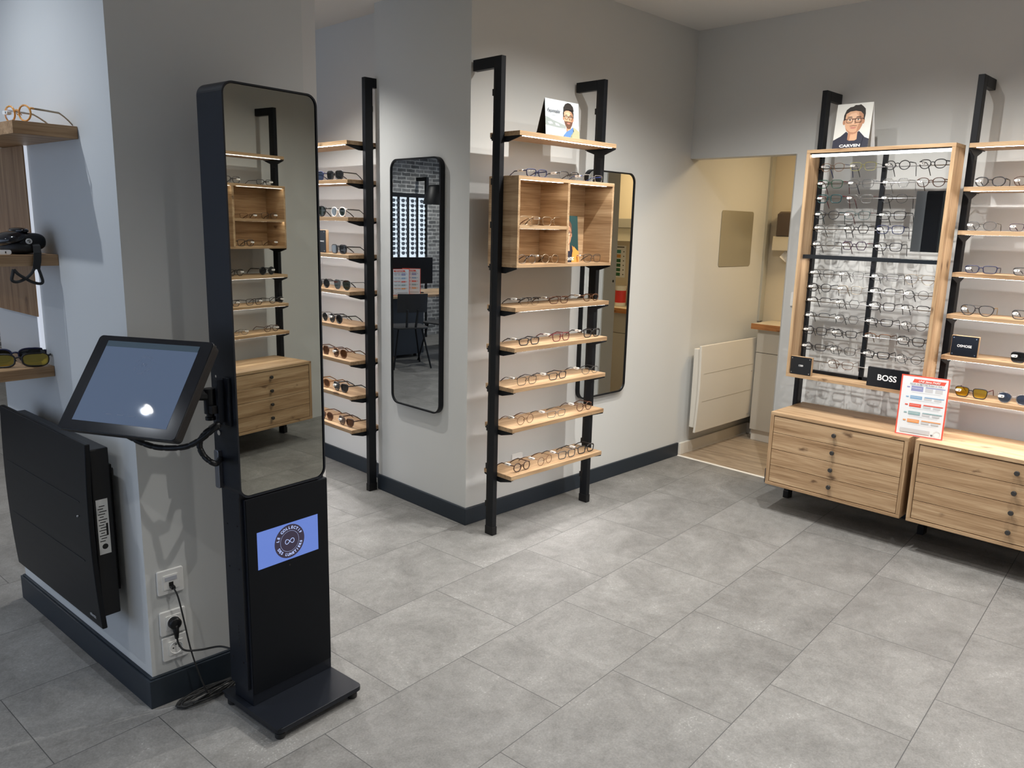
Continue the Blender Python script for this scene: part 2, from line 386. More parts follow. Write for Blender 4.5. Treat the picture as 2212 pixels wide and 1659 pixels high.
# back right wall with the opening to the kitchen
mb = MB(); mb.box(.712, FX1, 1.93, 2.03, 0, CEIL_A); mb.box(-.012, .712, 1.93, 2.03, 2.012, CEIL_A)
struct(obj('wall_back', mb, PAINT))
mb = MB(); mb.box(FX1, FX1+.1, FY0, 3.2, 0, CEIL_A)
struct(obj('wall_right', mb, PAINT))
mb = MB(); mb.box(FX0-.1, FX0, FY0, .3, 0, CEIL_B)
struct(obj('wall_brick', mb, brick_mat()))
mb = MB(); mb.box(FX0, -3.7, FY0-.1, FY0, 0, CEIL_A); mb.box(2.5, FX1, FY0-.1, FY0, 0, CEIL_A); mb.box(-3.7, 2.5, FY0-.1, FY0, 2.6, CEIL_A)
struct(obj('wall_front', mb, PAINT))
# free-standing wall block with the kiosk in front of it
A0 = Vector((.517, -1.802)); B0 = Vector((-.618, -1.896))
mb = MB(); mb.prism([(A0.x-.014, A0.y+.014), (A0.x-.014, -1.184), (B0.x+.014, -1.184), (B0.x+.014, B0.y+.016)], 0, CEIL_A)
struct(obj('wall_block', mb, PAINT))
mb = MB()
o_ = [(A0.x, A0.y), (A0.x, -1.17), (B0.x, -1.17), (B0.x, B0.y)]
i_ = [(A0.x-.006, A0.y+.006), (A0.x-.006, -1.176), (B0.x+.006, -1.176), (B0.x+.006, B0.y+.007)]
mb.prism(o_, 0, .098); mb.prism(i_, .098, .104)
struct(obj('baseboard_block', mb, NAVY, bevel=.002))
def base(name, x0, x1, y0, y1, h=.092, mat=NAVY):
    mb = MB(); mb.box(x0, x1, y0, y1, 0, h); return struct(obj(name, mb, mat, bevel=.003))
mb = MB(); mb.prism([(-.79, 0), (0, 0), (0, 2.0), (-.02, 2.0), (-.02, .02), (-.79, .02)], 0, .092)
struct(obj('baseboard_corner', mb, NAVY, bevel=.003))
base('baseboard_left', FX0, -.79, .116, .14)
base('baseboard_back', .698, FX1, 1.917, 1.935)
base('baseboard_kitchen', -.02, .004, 2.02, 2.98, .085, WHTM)
base('baseboard_kitchen_end', .0, .6, 2.955, 2.99, .085, WHTM)
# metal corner strip beside the block and threshold, kitchen trims
mb = MB(); mb.box(.40, .503, -1.184, -1.135, 0, CEIL_A)
struct(obj('trim_1', mb, plain('pale_grey_paint', (.62, .61, .59), .7)))
mb = MB(); mb.prism([(0, 0), (.024, 0), (.018, .004), (.006, .004)], .0, .712, 'x')
struct(obj('trim_2', mb, plain('pale_metal_threshold', (.75, .72, .66), .35), loc=(0, 1.99, 0)))
# kitchen shell
mb = MB(); mb.box(-.012, 2.3, 3.06, 3.16, 0, CEIL_A)
struct(obj('wall_kitchen_back', mb, CREAM))
mb = MB(); mb.box(2.2, 2.3, 2.03, 3.1, 0, CEIL_A)
struct(obj('wall_kitchen_end', mb, CREAM))
mb = MB(); mb.box(-.012, 2.3, 2.03, 3.1, 2.34, 2.40)
struct(obj('ceiling_kitchen', mb, CREAM))
mb = MB(); mb.box(-.012, .006, 3.0, 3.06, .885, 2.34)
struct(obj('trim_3', mb, plain('aluminium_edge_strip', (.50, .50, .46), .35, metal=.3)))
mb = MB(); mb.box(.704, .712, 1.932, 2.076, .0, 2.012); mb.box(.712, .75, 2.03, 2.076, 0, 2.012)
d1 = struct(obj('door_1', mb, plain('taupe_door_frame', (.33, .315, .285), .5), bevel=.001))
mb = MB(); mb.cyl((.7042, 2.045, 1.175), (.7030, 2.045, 1.175), .010)
o = obj('door_lock', mb, SEAM, d1)

# ------------------------------------------------------------------ rack system
BAY = .716
def unit_matrix(origin, rotz): return T3(origin, rotz)
U_C = unit_matrix((0, 0, 0), PI/2)        # on the side wall, facing +x
U_R = unit_matrix((0, 1.93, 0), 0)        # on the back wall
U_L = unit_matrix((0, .13, 0), 0)         # on the left wall
U_M = unit_matrix((FX1, 0, 0), -PI/2)     # on the right wall, seen in the kiosk mirror
def upright(U, x, label, group='black rack uprights'):
    t = thing('rack_upright', label, 'shelf post', M=U @ T3((x+.0145, -.169, 0)), group=group)
    mb = MB(); mb.box(-.0145, .0145, -.025, .025, .0, 2.318)
    obj('post', mb, BLACK, t, bevel=.0015)
    mb = MB(); mb.box(-.0145, .0145, .025, .168, 2.268, 2.318); obj('wall_arm', mb, BLACK, t, bevel=.0015)
    mb = MB(); mb.box(-.0165, .0165, -.028, .028, .0, .045); obj('foot_cap', mb, BLKP, t, bevel=.002)
    mb = MB(); mb.box(-.0150, -.0146, .012, .017, .12, 2.25)
    for k in range(21):
        z = .17+k*.1
        mb.box(-.0155, -.0145, .010, .019, z, z+.016, 0)
        if k % 2 == 0: mb.box(-.013, .003, .0245, .034, z-.024, z+.006)
    obj('slot_strip', mb, SEAM, t)
    return t
def bracket(parent, xs, name='bracket', out=1):
    mb = MB(); prof = [(-.097, 0), (.097, 0), (.097, -.012), (.040, -.032), (.03, -.060), (-.03, -.060), (-.04, -.032), (-.097, -.012)]
    prof = [(p, q) for p, q in prof]
    mb.prism(prof, xs, xs+.004, 'x'); mb.box(min(xs, xs+.014*out), max(xs+.004, xs+.014*out), -.097, .097, -.003, 0)
    return obj(name, mb, BLACK, parent, bevel=.0006)
def shelf(U, x0, x1, z, label, group, led=True, dep=.199, ledmat=None, necks=(1, 1)):
    t = thing('wall_shelf', label, 'shelf', M=U @ T3(((x0+x1)/2, -.1935, z)), group=group)
    h = (x1-x0)/2
    mb = MB(); mb.box(-h, h, -dep/2, dep/2, -.021, 0); obj('board', mb, OAKX, t, bevel=.0012)
    for k, (xs, s) in enumerate(((-h+.001, 1), (h-.005, -1))):
        nk = [(.021, -.054), (.017, -.070), (-.017, -.070), (-.021, -.054)] if necks[k] else [(.022, -.047), (-.022, -.047)]
        mb = MB(); prof = [(-.097, -.021), (.097, -.021), (.097, -.028)]+nk+[(-.097, -.028)]
        mb.prism(prof, xs, xs+.004, 'x')
        x2 = xs+.012*s; mb.box(min(xs, x2), max(xs, x2)+.004, -.097, .097, -.0245, -.021)
        obj('bracket', mb, BLACK, t)
    if led:
        mb = MB(); mb.poly([(-h+.03, -.097, -.0213), (-h+.03, -.077, -.0213), (h-.03, -.077, -.0213), (h-.03, -.097, -.0213)]); obj('led_strip', mb, ledmat or LED, t)
    return t

# --- spectacles
COLS = {'black': (.012, .012, .014), 'navy': (.010, .016, .06), 'brown': (.08, .03, .015), 'tortoise': (.05, .02, .010), 'dark red': (.11, .008, .012),
        'grey': (.045, .047, .05), 'silver': (.20, .20, .20), 'gold': (.62, .42, .16), 'crystal': (.80, .80, .80), 'teal': (.008, .045, .05), 'pale gold': (.36, .30, .22),
        'green': (.006, .04, .022), 'blue': (.02, .04, .18), 'purple': (.028, .010, .035), 'amber': (.75, .33, .06), 'white': (.8, .8, .8), 'bronze': (.16, .08, .045),
        'yellow': (.40, .38, .10), 'dark grey': (.028, .028, .03), 'brown havana': (.20, .09, .03)}
METALS = {'silver', 'gold', 'pale gold', 'bronze'}
def frame_mat(c):
    k = c.replace(' ', '_')+'_frame'
    if k in MC: return MC[k]
    if c == 'crystal':
        m = glassy(k, (.93, .93, .93), .25, rough=.08, refl=.2); return m
    if c == 'amber': return plain(k, COLS[c], .15, coat=.5)
    return plain(k, COLS[c], .35, metal=.8 if c in METALS else 0)
SHAPES = {  # half width, half height, exponent, taper, flat top
    'round': (.0225, .0215, 2.0, 0, 0), 'panto': (.0240, .0210, 2.3, .12, .0), 'rectangular': (.0262, .0170, 4.0, .10, 0),
    'square': (.0255, .0205, 3.6, .10, 0), 'hexagonal': (.0245, .0205, 0, .0, 0), 'aviator': (.0275, .0240, 2.6, .22, 0),
    'browline': (.0255, .0190, 3.2, .14, 0), 'cateye': (.0265, .0205, 2.8, .18, .0), 'oval': (.0255, .0180, 2.2, .05, 0), 'sport': (.0330, .0185, 2.9, .05, 0)}
def rim_pts(shape, sgn, n=26):
    a, b, e, tp, _ = SHAPES[shape]; a *= 1.07; out = []
    if shape == 'hexagonal':
        base = [(1, .15), (.62, 1), (-.62, 1), (-1, .15), (-.6, -1), (.6, -1)]
        pts = []
        for i in range(6):
            p, q = base[i], base[(i+1) % 6]
            for k in range(4): t = (k+.12)/4.0; pts.append((a*(p[0]+(q[0]-p[0])*t), b*(p[1]+(q[1]-p[1])*t)))
        pp = pts
    else:
        pp = []
        for i in range(n):
            t = 2*PI*i/n; c, s = math.cos(t), math.sin(t)
            pp.append((a*math.copysign(abs(c)**(2/e), c), b*math.copysign(abs(s)**(2/e), s)))
    for x, z in pp:
        x2 = x*(1+tp*(z/b)); x2 = x2
        if shape == 'cateye' and x > 0: z = z+.004*max(0, x/a)
        out.append((x2*1.0, z))
    cx = a+.0095
    # outer side is +x for the right lens; mirror for the left lens; slight wrap backwards
    return [(sgn*(cx+x), .0035*((cx+x)/.06)**2, z+b) for x, z in out], cx, a, b
GC = {}
def spectacles(shape, col, r=.0011, lens=LENSC, temple=None, tag_side='temple', hang=False, key_extra='', simple=False):
    """template hierarchy: returns a list of (name, mesh, mats) in the frame x right, y back, z up, resting on z=0"""
    temple = temple or col
    key = (shape, col, r, lens.name, temple, tag_side, hang, simple)
    if key in GC: return GC[key]
    a, b, *_ = SHAPES[shape]; a *= 1.07; cx = a+.0095; parts = []
    lift = r; half = cx+a*1.06; zt = 2*b*.80+lift
    mb = MB(); seg = 6
    for s in (1, -1):
        P, *_ = rim_pts(shape, s); P = [(x, y, z+lift) for x, y, z in P]
        if shape == 'browline':
            mb.tube([p for p in P], .0005, True, 5); top = [p for p in P if p[2] > b*1.35]; top.sort(key=lambda p: p[0]); mb.tube(top, .0022, False, 6)
        else: mb.tube(P, r, True, seg)
        # end piece
        mb.tube([(s*(cx+a*.93), .004, zt), (s*half, .006, zt), (s*half, .012, zt)], max(r*1.15, .0012), False, 6)
        # nose pad
        mb.tube([(s*.0085, .004, b*1.05+lift), (s*.0075, .009, b*.85+lift)], .0016, False, 5)
    zb = b*1.32+lift
    g = .0100
    mb.tube([(-g, .0006, zb-.001), (-g*.5, -.0006, zb+.0022), (0, -.001, zb+.003), (g*.5, -.0006, zb+.0022), (g, .0006, zb-.001)], max(r*.95, .0010), False, 6)
    if shape == 'aviator': mb.tube([(-.022, .001, 2*b+lift-.001), (0, -.001, 2*b+lift), (.022, .001, 2*b+lift-.001)], .0009, False, 5)
    parts.append(('frame_front', mb, frame_mat(col)))
    tl = .138; dz = (-.028 if hang else .0015)
    for s in (1, -1):
        mb = MB(); zz = zt
        pts = [(s*half, .010, zt), (s*(half+.001), .05, zt+(.000 if hang else -.001)), (s*(half), .088, zt-(.001 if hang else .002)), (s*(half-.002), .104, zt-.010), (s*(half-.005), .120, (zt+dz)/2-.002), (s*(half-.008), tl, dz+.0012)]
        mb.tube(pts, [max(r, .0013)*1.1, max(r, .0013), max(r, .0013), .0022, .0027, .0024], False, 6, flat=.7)
        parts.append(('temple', mb, frame_mat(temple)))
    for s in (1, -1):
        P, *_ = rim_pts(shape, s); c = (s*cx, .0012, b+lift)
        mb = MB(); vs = [(x, y+.0004, z+lift) for x, y, z in P]; n = len(vs)
        mb.add([(x, .0016, z) for x, y, z in vs], [tuple(range(n))])
        parts.append(('lens', mb, lens))
    if tag_side == 'temple':
        mb = MB(); s = -1
        mb.prism(rrect(.026, .064, zt-.0058, zt+.0048, .0050, 4), s*half-.0045, s*half+.0045, 'x')
        mb.box(s*half-.0048, s*half-.0044, .038, .048, zt-.0018, zt+.0006, 1)
        parts.append(('security_tag', mb, [WHTP, SEAM]))
    elif tag_side == 'lens':
        mb = MB(); x0 = -(cx+a*.55)
        mb.prism(rrect(x0-.011, x0+.012, b*1.1-.001, b*1.1+.0095, .0045, 4), -.0062, .0058, 'y')
        mb.box(x0+.003, x0+.006, -.0065, -.0061, b*1.1+.001, b*1.1+.007, 1)
        parts.append(('security_tag', mb, [WHTP, SEAM]))
    built = []
    for nm, m_, mt in parts:
        me = bpy.data.meshes.new(nm); me.from_pydata(m_.v, [], m_.f)
        for q in (mt if isinstance(mt, list) else [mt]): me.materials.append(q)
        me.polygons.foreach_set('material_index', m_.m)
        if nm in ('frame_front', 'temple'): me.polygons.foreach_set('use_smooth', [True]*len(m_.f))
        me.update(); built.append((nm, me))
    GC[key] = built; return built
def put_specs(U, x, y, z, spec, label, group, cat='glasses', name='eyeglasses', yaw=0, pitch=0, sc=None, **kw):
    sc = sc or (1.08 if cat == 'sunglasses' else 1.0)
    parts = spectacles(*spec[:2], **{**dict(zip(('r', 'lens', 'temple'), spec[2:])), **kw})
    M = U @ T3((x, y, z), yaw) @ Matrix.Rotation(pitch, 4, 'X') @ Matrix.Diagonal((sc, sc*1.0, sc*(1.08 if cat == 'sunglasses' else 1), 1))
    t = thing(name, label, cat, M=M, group=group)
    for nm, me in parts:
        o = bpy.data.objects.new(nm, me); COL.objects.link(o); o.parent = t
    return t
ORD = ['leftmost', 'second', 'third', 'fourth']
def desc(spec, sun):
    c = spec[1]; th = spec[2] if len(spec) > 2 else .0011
    if sun: return f'{c}-framed {spec[0]} sunglasses'
    return f'{"thin " if th < .001 else ""}{c} {spec[0]} glasses'
def wh(i, n, where):
    if n == 1: return f'alone {where}'
    return f'{ORD[i]} of {n} {where}' if i else f'leftmost of {n} {where}'
TH, MD, BO = .0013, .0022, .0027
# ================================================================== corner rack (centre)
upright(U_C, .0125, 'black metal upright at the near left end of the corner rack')
upright(U_C, .758, 'black metal upright at the far right end of the corner rack, before the mirror')
X0, X1 = .0425, .757
shelf(U_C, X0, X1, 1.987, 'topmost oak shelf of the corner rack, carrying the folded portrait card', 'oak shelves of the corner rack', necks=(0, 1))
CN = {1.175: 'first oak shelf under the box of the corner rack', .98: 'second oak shelf under the box of the corner rack', .78: 'third oak shelf under the box of the corner rack', .578: 'second lowest oak shelf of the corner rack', .333: 'lowest oak shelf of the corner rack, carrying four glasses'}
for z, l in CN.items(): shelf(U_C, X0, X1, z, l, 'oak shelves of the corner rack', necks=(0, 1))
CS = {1.175: ('on the shelf just under the oak box', [(.177, ('browline', 'black', MD)), (.394, ('rectangular', 'brown', MD)), (.650, ('oval', 'bronze', MD))]),
      .98: ('on the corner rack shelf second below the box', [(.183, ('rectangular', 'black', BO)), (.421, ('square', 'dark red', MD)), (.670, ('square', 'black', BO))]),
      .78: ('on the corner rack shelf third below the box', [(.175, ('square', 'black', TH)), (.406, ('rectangular', 'black', MD)), (.670, ('oval', 'grey', TH))]),
      .578: ('on the second lowest corner rack shelf', [(.171, ('round', 'bronze', TH)), (.406, ('rectangular', 'silver', TH)), (.632, ('round', 'brown', MD))]),
      .333: ('on the lowest corner rack shelf', [(.155, ('round', 'tortoise', BO)), (.328, ('round', 'bronze', TH)), (.503, ('square', 'grey', MD)), (.663, ('square', 'black', BO))])}
for z, (w_, l) in CS.items():
    for i, (y, sp) in enumerate(l):
        put_specs(U_C, y, -.258, z, sp, f'{desc(sp, 0)}, {wh(i, len(l), w_)}', 'eyeglasses on the corner rack', yaw=random.uniform(-.06, .10))
# the oak box
def oak_box(U, x0, x1, zt, zb, xd, zs, label):
    t = thing('display_box', label, 'box shelf', M=U @ T3(((x0+x1)/2, -.1935, zb)))
    h = (x1-x0)/2; H = zt-zb; k = .0135; D = .0995
    def part(nm, *b, mt=OAKX, bev=.001):
        mb = MB(); mb.box(*b); return obj(nm, mb, mt, t, bevel=bev)
    part('top_panel', -h, h, -D, D, H-.017, H); part('bottom_panel', -h, h, -D, D, 0, .015)
    part('side_panel', -h, -h+k, -D, D, .0152, H-.0172, mt=OAKY); part('side_panel', h-k, h, -D, D, .0152, H-.0172, mt=OAKY)
    part('back_panel', -h+k+.0002, h-k-.0002, D-.012, D-.0005, .0152, H-.0172)
    xm = xd-(x0+x1)/2; part('divider', xm-.008, xm+.008, -D, D-.0122, .0152, H-.0172, mt=OAKY)
    zz = zs-zb; part('inner_shelf', -h+k+.0002, xm-.0082, -D, D-.0122, zz-.0165, zz)
    for a, b, z in ((-h+k+.004, xm-.04, H-.0172), (xm+.014, h-k-.045, H-.0172), (-h+k+.001, xm-.05, zz-.0167)):
        mb = MB(); mb.poly([(a, -D+.003, z-.0006), (a, -D+.021, z-.0006), (b, -D+.021, z-.0006), (b, -D+.003, z-.0006)]); obj('led_strip', mb, LEDW, t)
    for xs in (-h+.001, h-.005):
        mb = MB(); mb.prism([(-.097, 0), (.097, 0), (.097, -.007), (.022, -.030), (-.022, -.030), (-.097, -.007)], xs, xs+.004, 'x')
        mb.box(xs, xs+.004, -.097, .097, -.003, 0) if xs < 0 else mb.box(xs-.01, xs+.004, -.097, .097, -.003, 0)
        obj('bracket', mb, BLACK, t)
    return t
oak_box(U_C, X0, X1, 1.788, 1.364, .399, 1.5625, 'open oak box with three lit compartments hung in the corner rack')
for i, (y, sp) in enumerate([(.205, ('rectangular', 'navy', BO)), (.44, ('browline', 'black', MD)), (.627, ('rectangular', 'crystal', MD, LENSC, 'blue'))]):
    put_specs(U_C, y, -.255, 1.788, sp, f'{desc(sp, 0)}, {wh(i, 3, "on top of the oak box")}', 'eyeglasses on the corner rack', yaw=(-.05, -.1, -.12)[i])
for y, z, sp, l in [(.175, 1.5627, ('square', 'pale gold', TH, LENSC, 'bronze'), 'thin pale rimmed square glasses, left of two on the box\'s inner shelf'), (.336, 1.5627, ('square', 'pale gold', TH, LENSC, 'black'), 'thin pale rimmed square glasses with black temples, right of two on the inner shelf'),
                    (.165, 1.3792, ('round', 'silver', TH, LENSC, 'black'), 'thin round silver glasses, left of two in the bottom left compartment'), (.330, 1.3792, ('round', 'pale gold', TH, LENSC, 'black'), 'thin round pale gold glasses, right of two in the bottom left compartment'),
                    (.660, 1.3792, ('square', 'dark grey', TH, LENSC), 'thin dark square glasses at the bottom of the box\'s right compartment')]:
    put_specs(U_C, y, -.245, z, sp, l, 'eyeglasses in the oak box', yaw=-.05)

# ================================================================== back wall racks (right)
upright(U_R, .932-.0145, 'black metal upright left of the framed spectacle display')
upright(U_R, 1.675, 'black metal upright between framed display and right-hand shelves')
upright(U_R, 2.586, 'black metal upright at the right end of the back wall shelves')
R0, R1 = 1.7045, 2.5855
RN = {1.994: 'topmost', 1.793: 'second highest', 1.589: 'third highest', 1.388: 'fourth highest', 1.185: 'fifth highest, carrying the small black sign', .982: 'sixth highest', .782: 'lowest'}
RZ = [1.994, 1.793, 1.589, 1.388, 1.185, .982, .782]
RNAM = ['topmost oak shelf right of the framed display, with nothing on it', 'second highest oak shelf right of the framed display', 'third highest oak shelf right of the framed display', 'middle oak shelf right of the framed display, fourth from the top',
        'oak shelf right of the framed display, just above the small black sign', 'oak shelf carrying the small black sign right of the display', 'lowest oak shelf right of the display, carrying yellow sunglasses']
for z, l in zip(RZ, RNAM): shelf(U_R, R0, R1, z, l, 'oak shelves right of the framed display')
RG = [(1.793, 'on the second highest right-hand shelf', [(1.805, ('panto', 'black', BO), 0), (1.965, ('panto', 'tortoise', MD), 0)]),
      (1.589, 'on the third highest right-hand shelf', [(1.794, ('panto', 'grey', TH), 0), (1.978, ('rectangular', 'purple', TH), 0)]),
      (1.388, 'on the fourth highest right-hand shelf', [(1.818, ('rectangular', 'navy', MD), 0), (2.020, ('rectangular', 'black', MD), 0)]),
      (1.185, 'on the right-hand shelf above the black sign', [(1.826, ('aviator', 'black', MD, LENSC, 'gold'), 0), (2.040, ('square', 'black', MD), 0)]),
      (.982, 'on the shelf right of the small black sign', [(2.066, ('square', 'black', MD, LENSD), 1)]),
      (.782, 'on the lowest right-hand shelf', [(1.850, ('square', 'black', MD, LENSY, 'dark red'), 1), (2.034, ('panto', 'crystal', MD, LENSBL), 1)])]
for z, w_, l in RG:
    for i, (x, sp, sun) in enumerate(l):
        lab = f'{desc(sp, sun)}, {wh(i, len(l), w_)}'
        if sp[3:] and sp[3] is LENSY: lab = 'black sunglasses with bright yellow lenses on the lowest right-hand shelf'
        if sp[3:] and sp[3] is LENSBL: lab = 'clear-framed sunglasses with blue lenses on the lowest right-hand shelf'
        if z == .982: lab = 'dark square sunglasses on the shelf right of the small black sign'
        put_specs(U_R, x, -.262, z, sp, lab, None if sun else 'eyeglasses on the right-hand shelves', 'sunglasses' if sun else 'glasses', 'sunglasses' if sun else 'eyeglasses', yaw=random.uniform(-.03, .08), tag_side='lens')
def cabinet(U, x0, x1, label, group='oak four-drawer cabinets'):
    t = thing('drawer_cabinet', label, 'cabinet', M=U @ T3(((x0+x1)/2, -.27, .165)), group=group)
    h = (x1-x0)/2; Hh = .418; D0, D1 = -.24, .15
    def part(nm, *b, mt=OAKX, p=t, bev=.001):
        mb = MB(); mb.box(*b); return obj(nm, mb, mt, p, bevel=bev)
    part('top_panel', -h, h, D0, D1, Hh-.019, Hh); part('bottom_panel', -h, h, D0, D1, 0, .017)
    part('side_panel', -h, -h+.019, D0, D1, .0172, Hh-.0192, mt=OAKZ); part('side_panel', h-.019, h, D0, D1, .0172, Hh-.0192, mt=OAKZ)
    part('back_panel', -h+.0192, h-.0192, D1-.012, D1, .0172, Hh-.0192, mt=OAKX)
    part('shadow_gap', -h+.0192, h-.0192, D0+.022, D0+.03, .0172, Hh-.0192, mt=SEAM, bev=0)
    z0 = .0195; dh = (Hh-.0215-z0)/4
    for k in range(4):
        d = part('drawer', -h+.0215, h-.0215, D0+.003, D0+.0215, z0+k*dh+.001, z0+(k+1)*dh-.0015)
        mb = MB(); zc = z0+(k+.5)*dh+.006; mb.cyl((0, D0+.003, zc), (0, D0-.008, zc), .006, 12); mb.lathe([(0, 0), (.0095, 0), (.0115, .002), (.0115, .009), (.010, .011), (0, .011)], 20, 0, Matrix.Translation((0, D0-.008, zc)) @ Matrix.Rotation(PI/2, 4, 'X'))
        obj('knob', mb, plain('dark_knob', (.03, .028, .026), .5), d, smooth=False)
    return t
cabinet(U_R, .9475, 1.6735, 'oak four-drawer cabinet on the left, under the framed display')
cabinet(U_R, 1.7045, 2.5855, 'wide oak four-drawer cabinet on the right, cut by the picture edge')
# framed display with rods
def framed_display():
    x0, x1, z0, z1 = .9485, 1.6735, .768, 1.991; yf, yb = -.378, -.235
    xc = (x0+x1)/2; t = thing('framed_display', 'tall oak frame of steel rods holding rows of glasses, above the left cabinet', 'display rack', M=U_R @ T3((xc, yb, z0)))
    h = (x1-x0)/2; H = z1-z0; a, b = yf-yb, 0.0
    def part(nm, *bb, mt=OAKX, bev=.001):
        mb = MB(); mb.box(*bb); return obj(nm, mb, mt, t, bevel=bev)
    part('top_panel', -h, h, a, b, H-.018, H); part('bottom_panel', -h, h, a, b, 0, .018)
    part('side_panel', -h, -h+.018, a, b, .0182, H-.0182, mt=OAKZ); part('side_panel', h-.018, h, a, b, .0182, H-.0182, mt=OAKZ)
    part('post', -h+.0182, -h+.032, b-.02, b, .0182, H-.0182, mt=BLACK); part('post', -.012, .010, b-.02, b, .0182, H-.0182, mt=BLACK); part('post', h-.032, h-.0182, b-.02, b, .0182, H-.0182, mt=BLACK)
    part('bottom_rail', -h+.0182, h-.0182, b-.02, b-.002, .0182, .036, mt=BLACK); part('top_rail', -h+.0182, h-.0182, a+.004, a+.02, H-.0235, H-.0182, mt=BLACK)
    part('light_strip', -h+.024, h-.021, a+.010, a+.026, H-.037, H-.0237, mt=LED2, bev=.001)
    part('middle_bar', -h+.0182, h-.0182, a+.030, b-.035, .655, .676, mt=plain('blue_black_gloss', (.010, .013, .017), .2))
    mb = MB(); mb.poly([(-h+.04, a+.05, .6547), (-h+.04, a+.064, .6547), (h-.03, a+.064, .6547), (h-.03, a+.05, .6547)]); obj('light_strip', mb, LED, t)
    for z in RODS:
        mb = MB(); mb.cyl((-h+.0182, b-.026, z-z0), (h-.0182, b-.026, z-z0), .0025, 10); obj('rod', mb, STEEL, t, smooth=True)
    return t
RODS = [1.900, 1.821, 1.743, 1.659, 1.581, 1.494, 1.340, 1.262, 1.188, 1.106, 1.024, .934, .857]
framed_display()
XC = [1.055, 1.216, 1.389, 1.556]
DG = [[('panto', 'brown havana', TH, LENSC, 'blue'), ('square', 'yellow', TH, LENSC, 'grey'), ('round', 'black', MD), ('panto', 'black', MD)],
      [('square', 'green', MD, LENSC, 'dark red'), ('square', 'grey', TH, LENSC, 'navy'), ('hexagonal', 'crystal', MD), ('panto', 'tortoise', MD)],
      [('square', 'teal', BO, LENSC, 'dark red'), ('square', 'silver', TH, LENSC, 'dark red'), ('panto', 'black', TH)],
      [('panto', 'black', MD, LENSC, 'teal'), ('square', 'teal', TH, LENSC, 'dark red'), ('square', 'black', MD)],
      [('panto', 'crystal', MD, LENSC, 'grey'), ('hexagonal', 'black', MD), ('square', 'navy', MD)],
      [('round', 'crystal', MD, LENSC, 'grey'), ('hexagonal', 'purple', MD, LENSC, 'dark red'), ('square', 'black', MD)],
      [('square', 'black', TH), ('square', 'silver', TH, LENSC, 'black'), ('rectangular', 'grey', TH, LENSC, 'black'), ('aviator', 'pale gold', TH, LENSC, 'black')],
      [('panto', 'black', MD), ('square', 'pale gold', TH), ('browline', 'black', MD), ('round', 'grey', TH)],
      [('browline', 'black', MD), ('hexagonal', 'black', TH), ('square', 'black', MD), ('browline', 'black', TH)],
      [('browline', 'grey', MD), ('hexagonal', 'grey', TH), ('rectangular', 'black', MD), ('round', 'dark grey', TH)],
      [('square', 'black', MD), ('rectangular', 'black', MD), ('browline', 'bronze', MD), ('square', 'black', MD)],
      [('rectangular', 'black', MD), ('square', 'black', TH), ('rectangular', 'black', BO), ('round', 'grey', TH)],
      [None, ('square', 'bronze', TH)]]
DZ = [1.911, 1.824, 1.747, 1.663, 1.592, 1.505, 1.351, 1.274, 1.200, 1.116, 1.036, .944, .866]
RW = ['top row', 'second row', 'third row', 'fourth row', 'fifth row', 'sixth row', 'first row below the bar', 'second row below the bar', 'third row below the bar', 'fourth row below the bar', 'third lowest row', 'second lowest row', 'lowest row']
for r_, row in enumerate(DG):
    for i, sp in enumerate(row):
        if sp is None: continue
        a_, b_, *_ = SHAPES[sp[0]]
        lab = f'{desc(sp, 0)}, {ORD[i]} in the display\'s {RW[r_]}'
        if r_ == 12: lab = 'thin bronze square glasses alone on the lowest rod of the framed display'
        put_specs(U_R, XC[i]+random.uniform(-.004, .004), -.292, DZ[r_]-b_*1.32-.002, sp, lab, 'eyeglasses on the rods of the framed display', tag_side='lens', hang=True, yaw=random.uniform(-.05, .10), pitch=.03)
# small mirror hung in the display
t = thing('display_mirror', 'small rectangular mirror hung at the upper right of the framed display', 'mirror', M=U_R @ T3((1.585, -.352, 1.481)))
mb = MB(); mb.box(-.068, .068, -.002, .002, 0, .292); obj('glass', mb, MIRR, t)
mb = MB(); mb.box(-.05, .05, .002, .10, .02, .03); mb.box(-.05, .05, .002, .10, .26, .27); obj('hanger', mb, STEEL, t)

def small_sign(U, x, y, z, w_, h_, txt, size, label, body=OAKZ, holes=True, dep=.018, face=None):
    t = thing('brand_sign', label, 'sign', M=U @ T3((x, y, z)))
    mb = MB(); mb.box(-w_/2, w_/2, 0, dep, 0, h_); obj('block', mb, body, t, bevel=.001)
    mb = MB(); mb.box(-w_/2+.002, w_/2-.002, -.003, -.0002, .002, h_-.002)
    obj('black_plate', mb, face or plain('black_acrylic', (.008, .009, .012), .12), t, bevel=.0005)
    if holes:
        for sx in (-1, 1):
            for sz in (.011, h_-.011):
                mb = MB(); mb.cyl((sx*(w_/2-.011), -.003, sz), (sx*(w_/2-.011), -.0055, sz), .0026, 12); obj('screw', mb, CHROME, t)
    mb = MB(); flat_text(mb, txt, size, 0, h_*.5, -.0034, bold=size*.02); obj('lettering', mb, plain('white_letter', (.85, .85, .85), .5), t)
    return t
small_sign(U_R, 1.0285, -.372, .7865, .122, .101, '1789', .014, 'small black square sign standing at the lower left of the framed display')
small_sign(U_R, 1.490, -.375, .7865, .200, .100, 'BOSS', .042, 'wide black block sign with bold white letters at the display bottom', body=plain('black_acrylic', (.008, .009, .012), .12), holes=False, dep=.02)
small_sign(U_R, 1.797, -.272, .9825, .122, .101, 'OSMOSE', .017, 'small black square sign with four screws on a right-hand shelf')

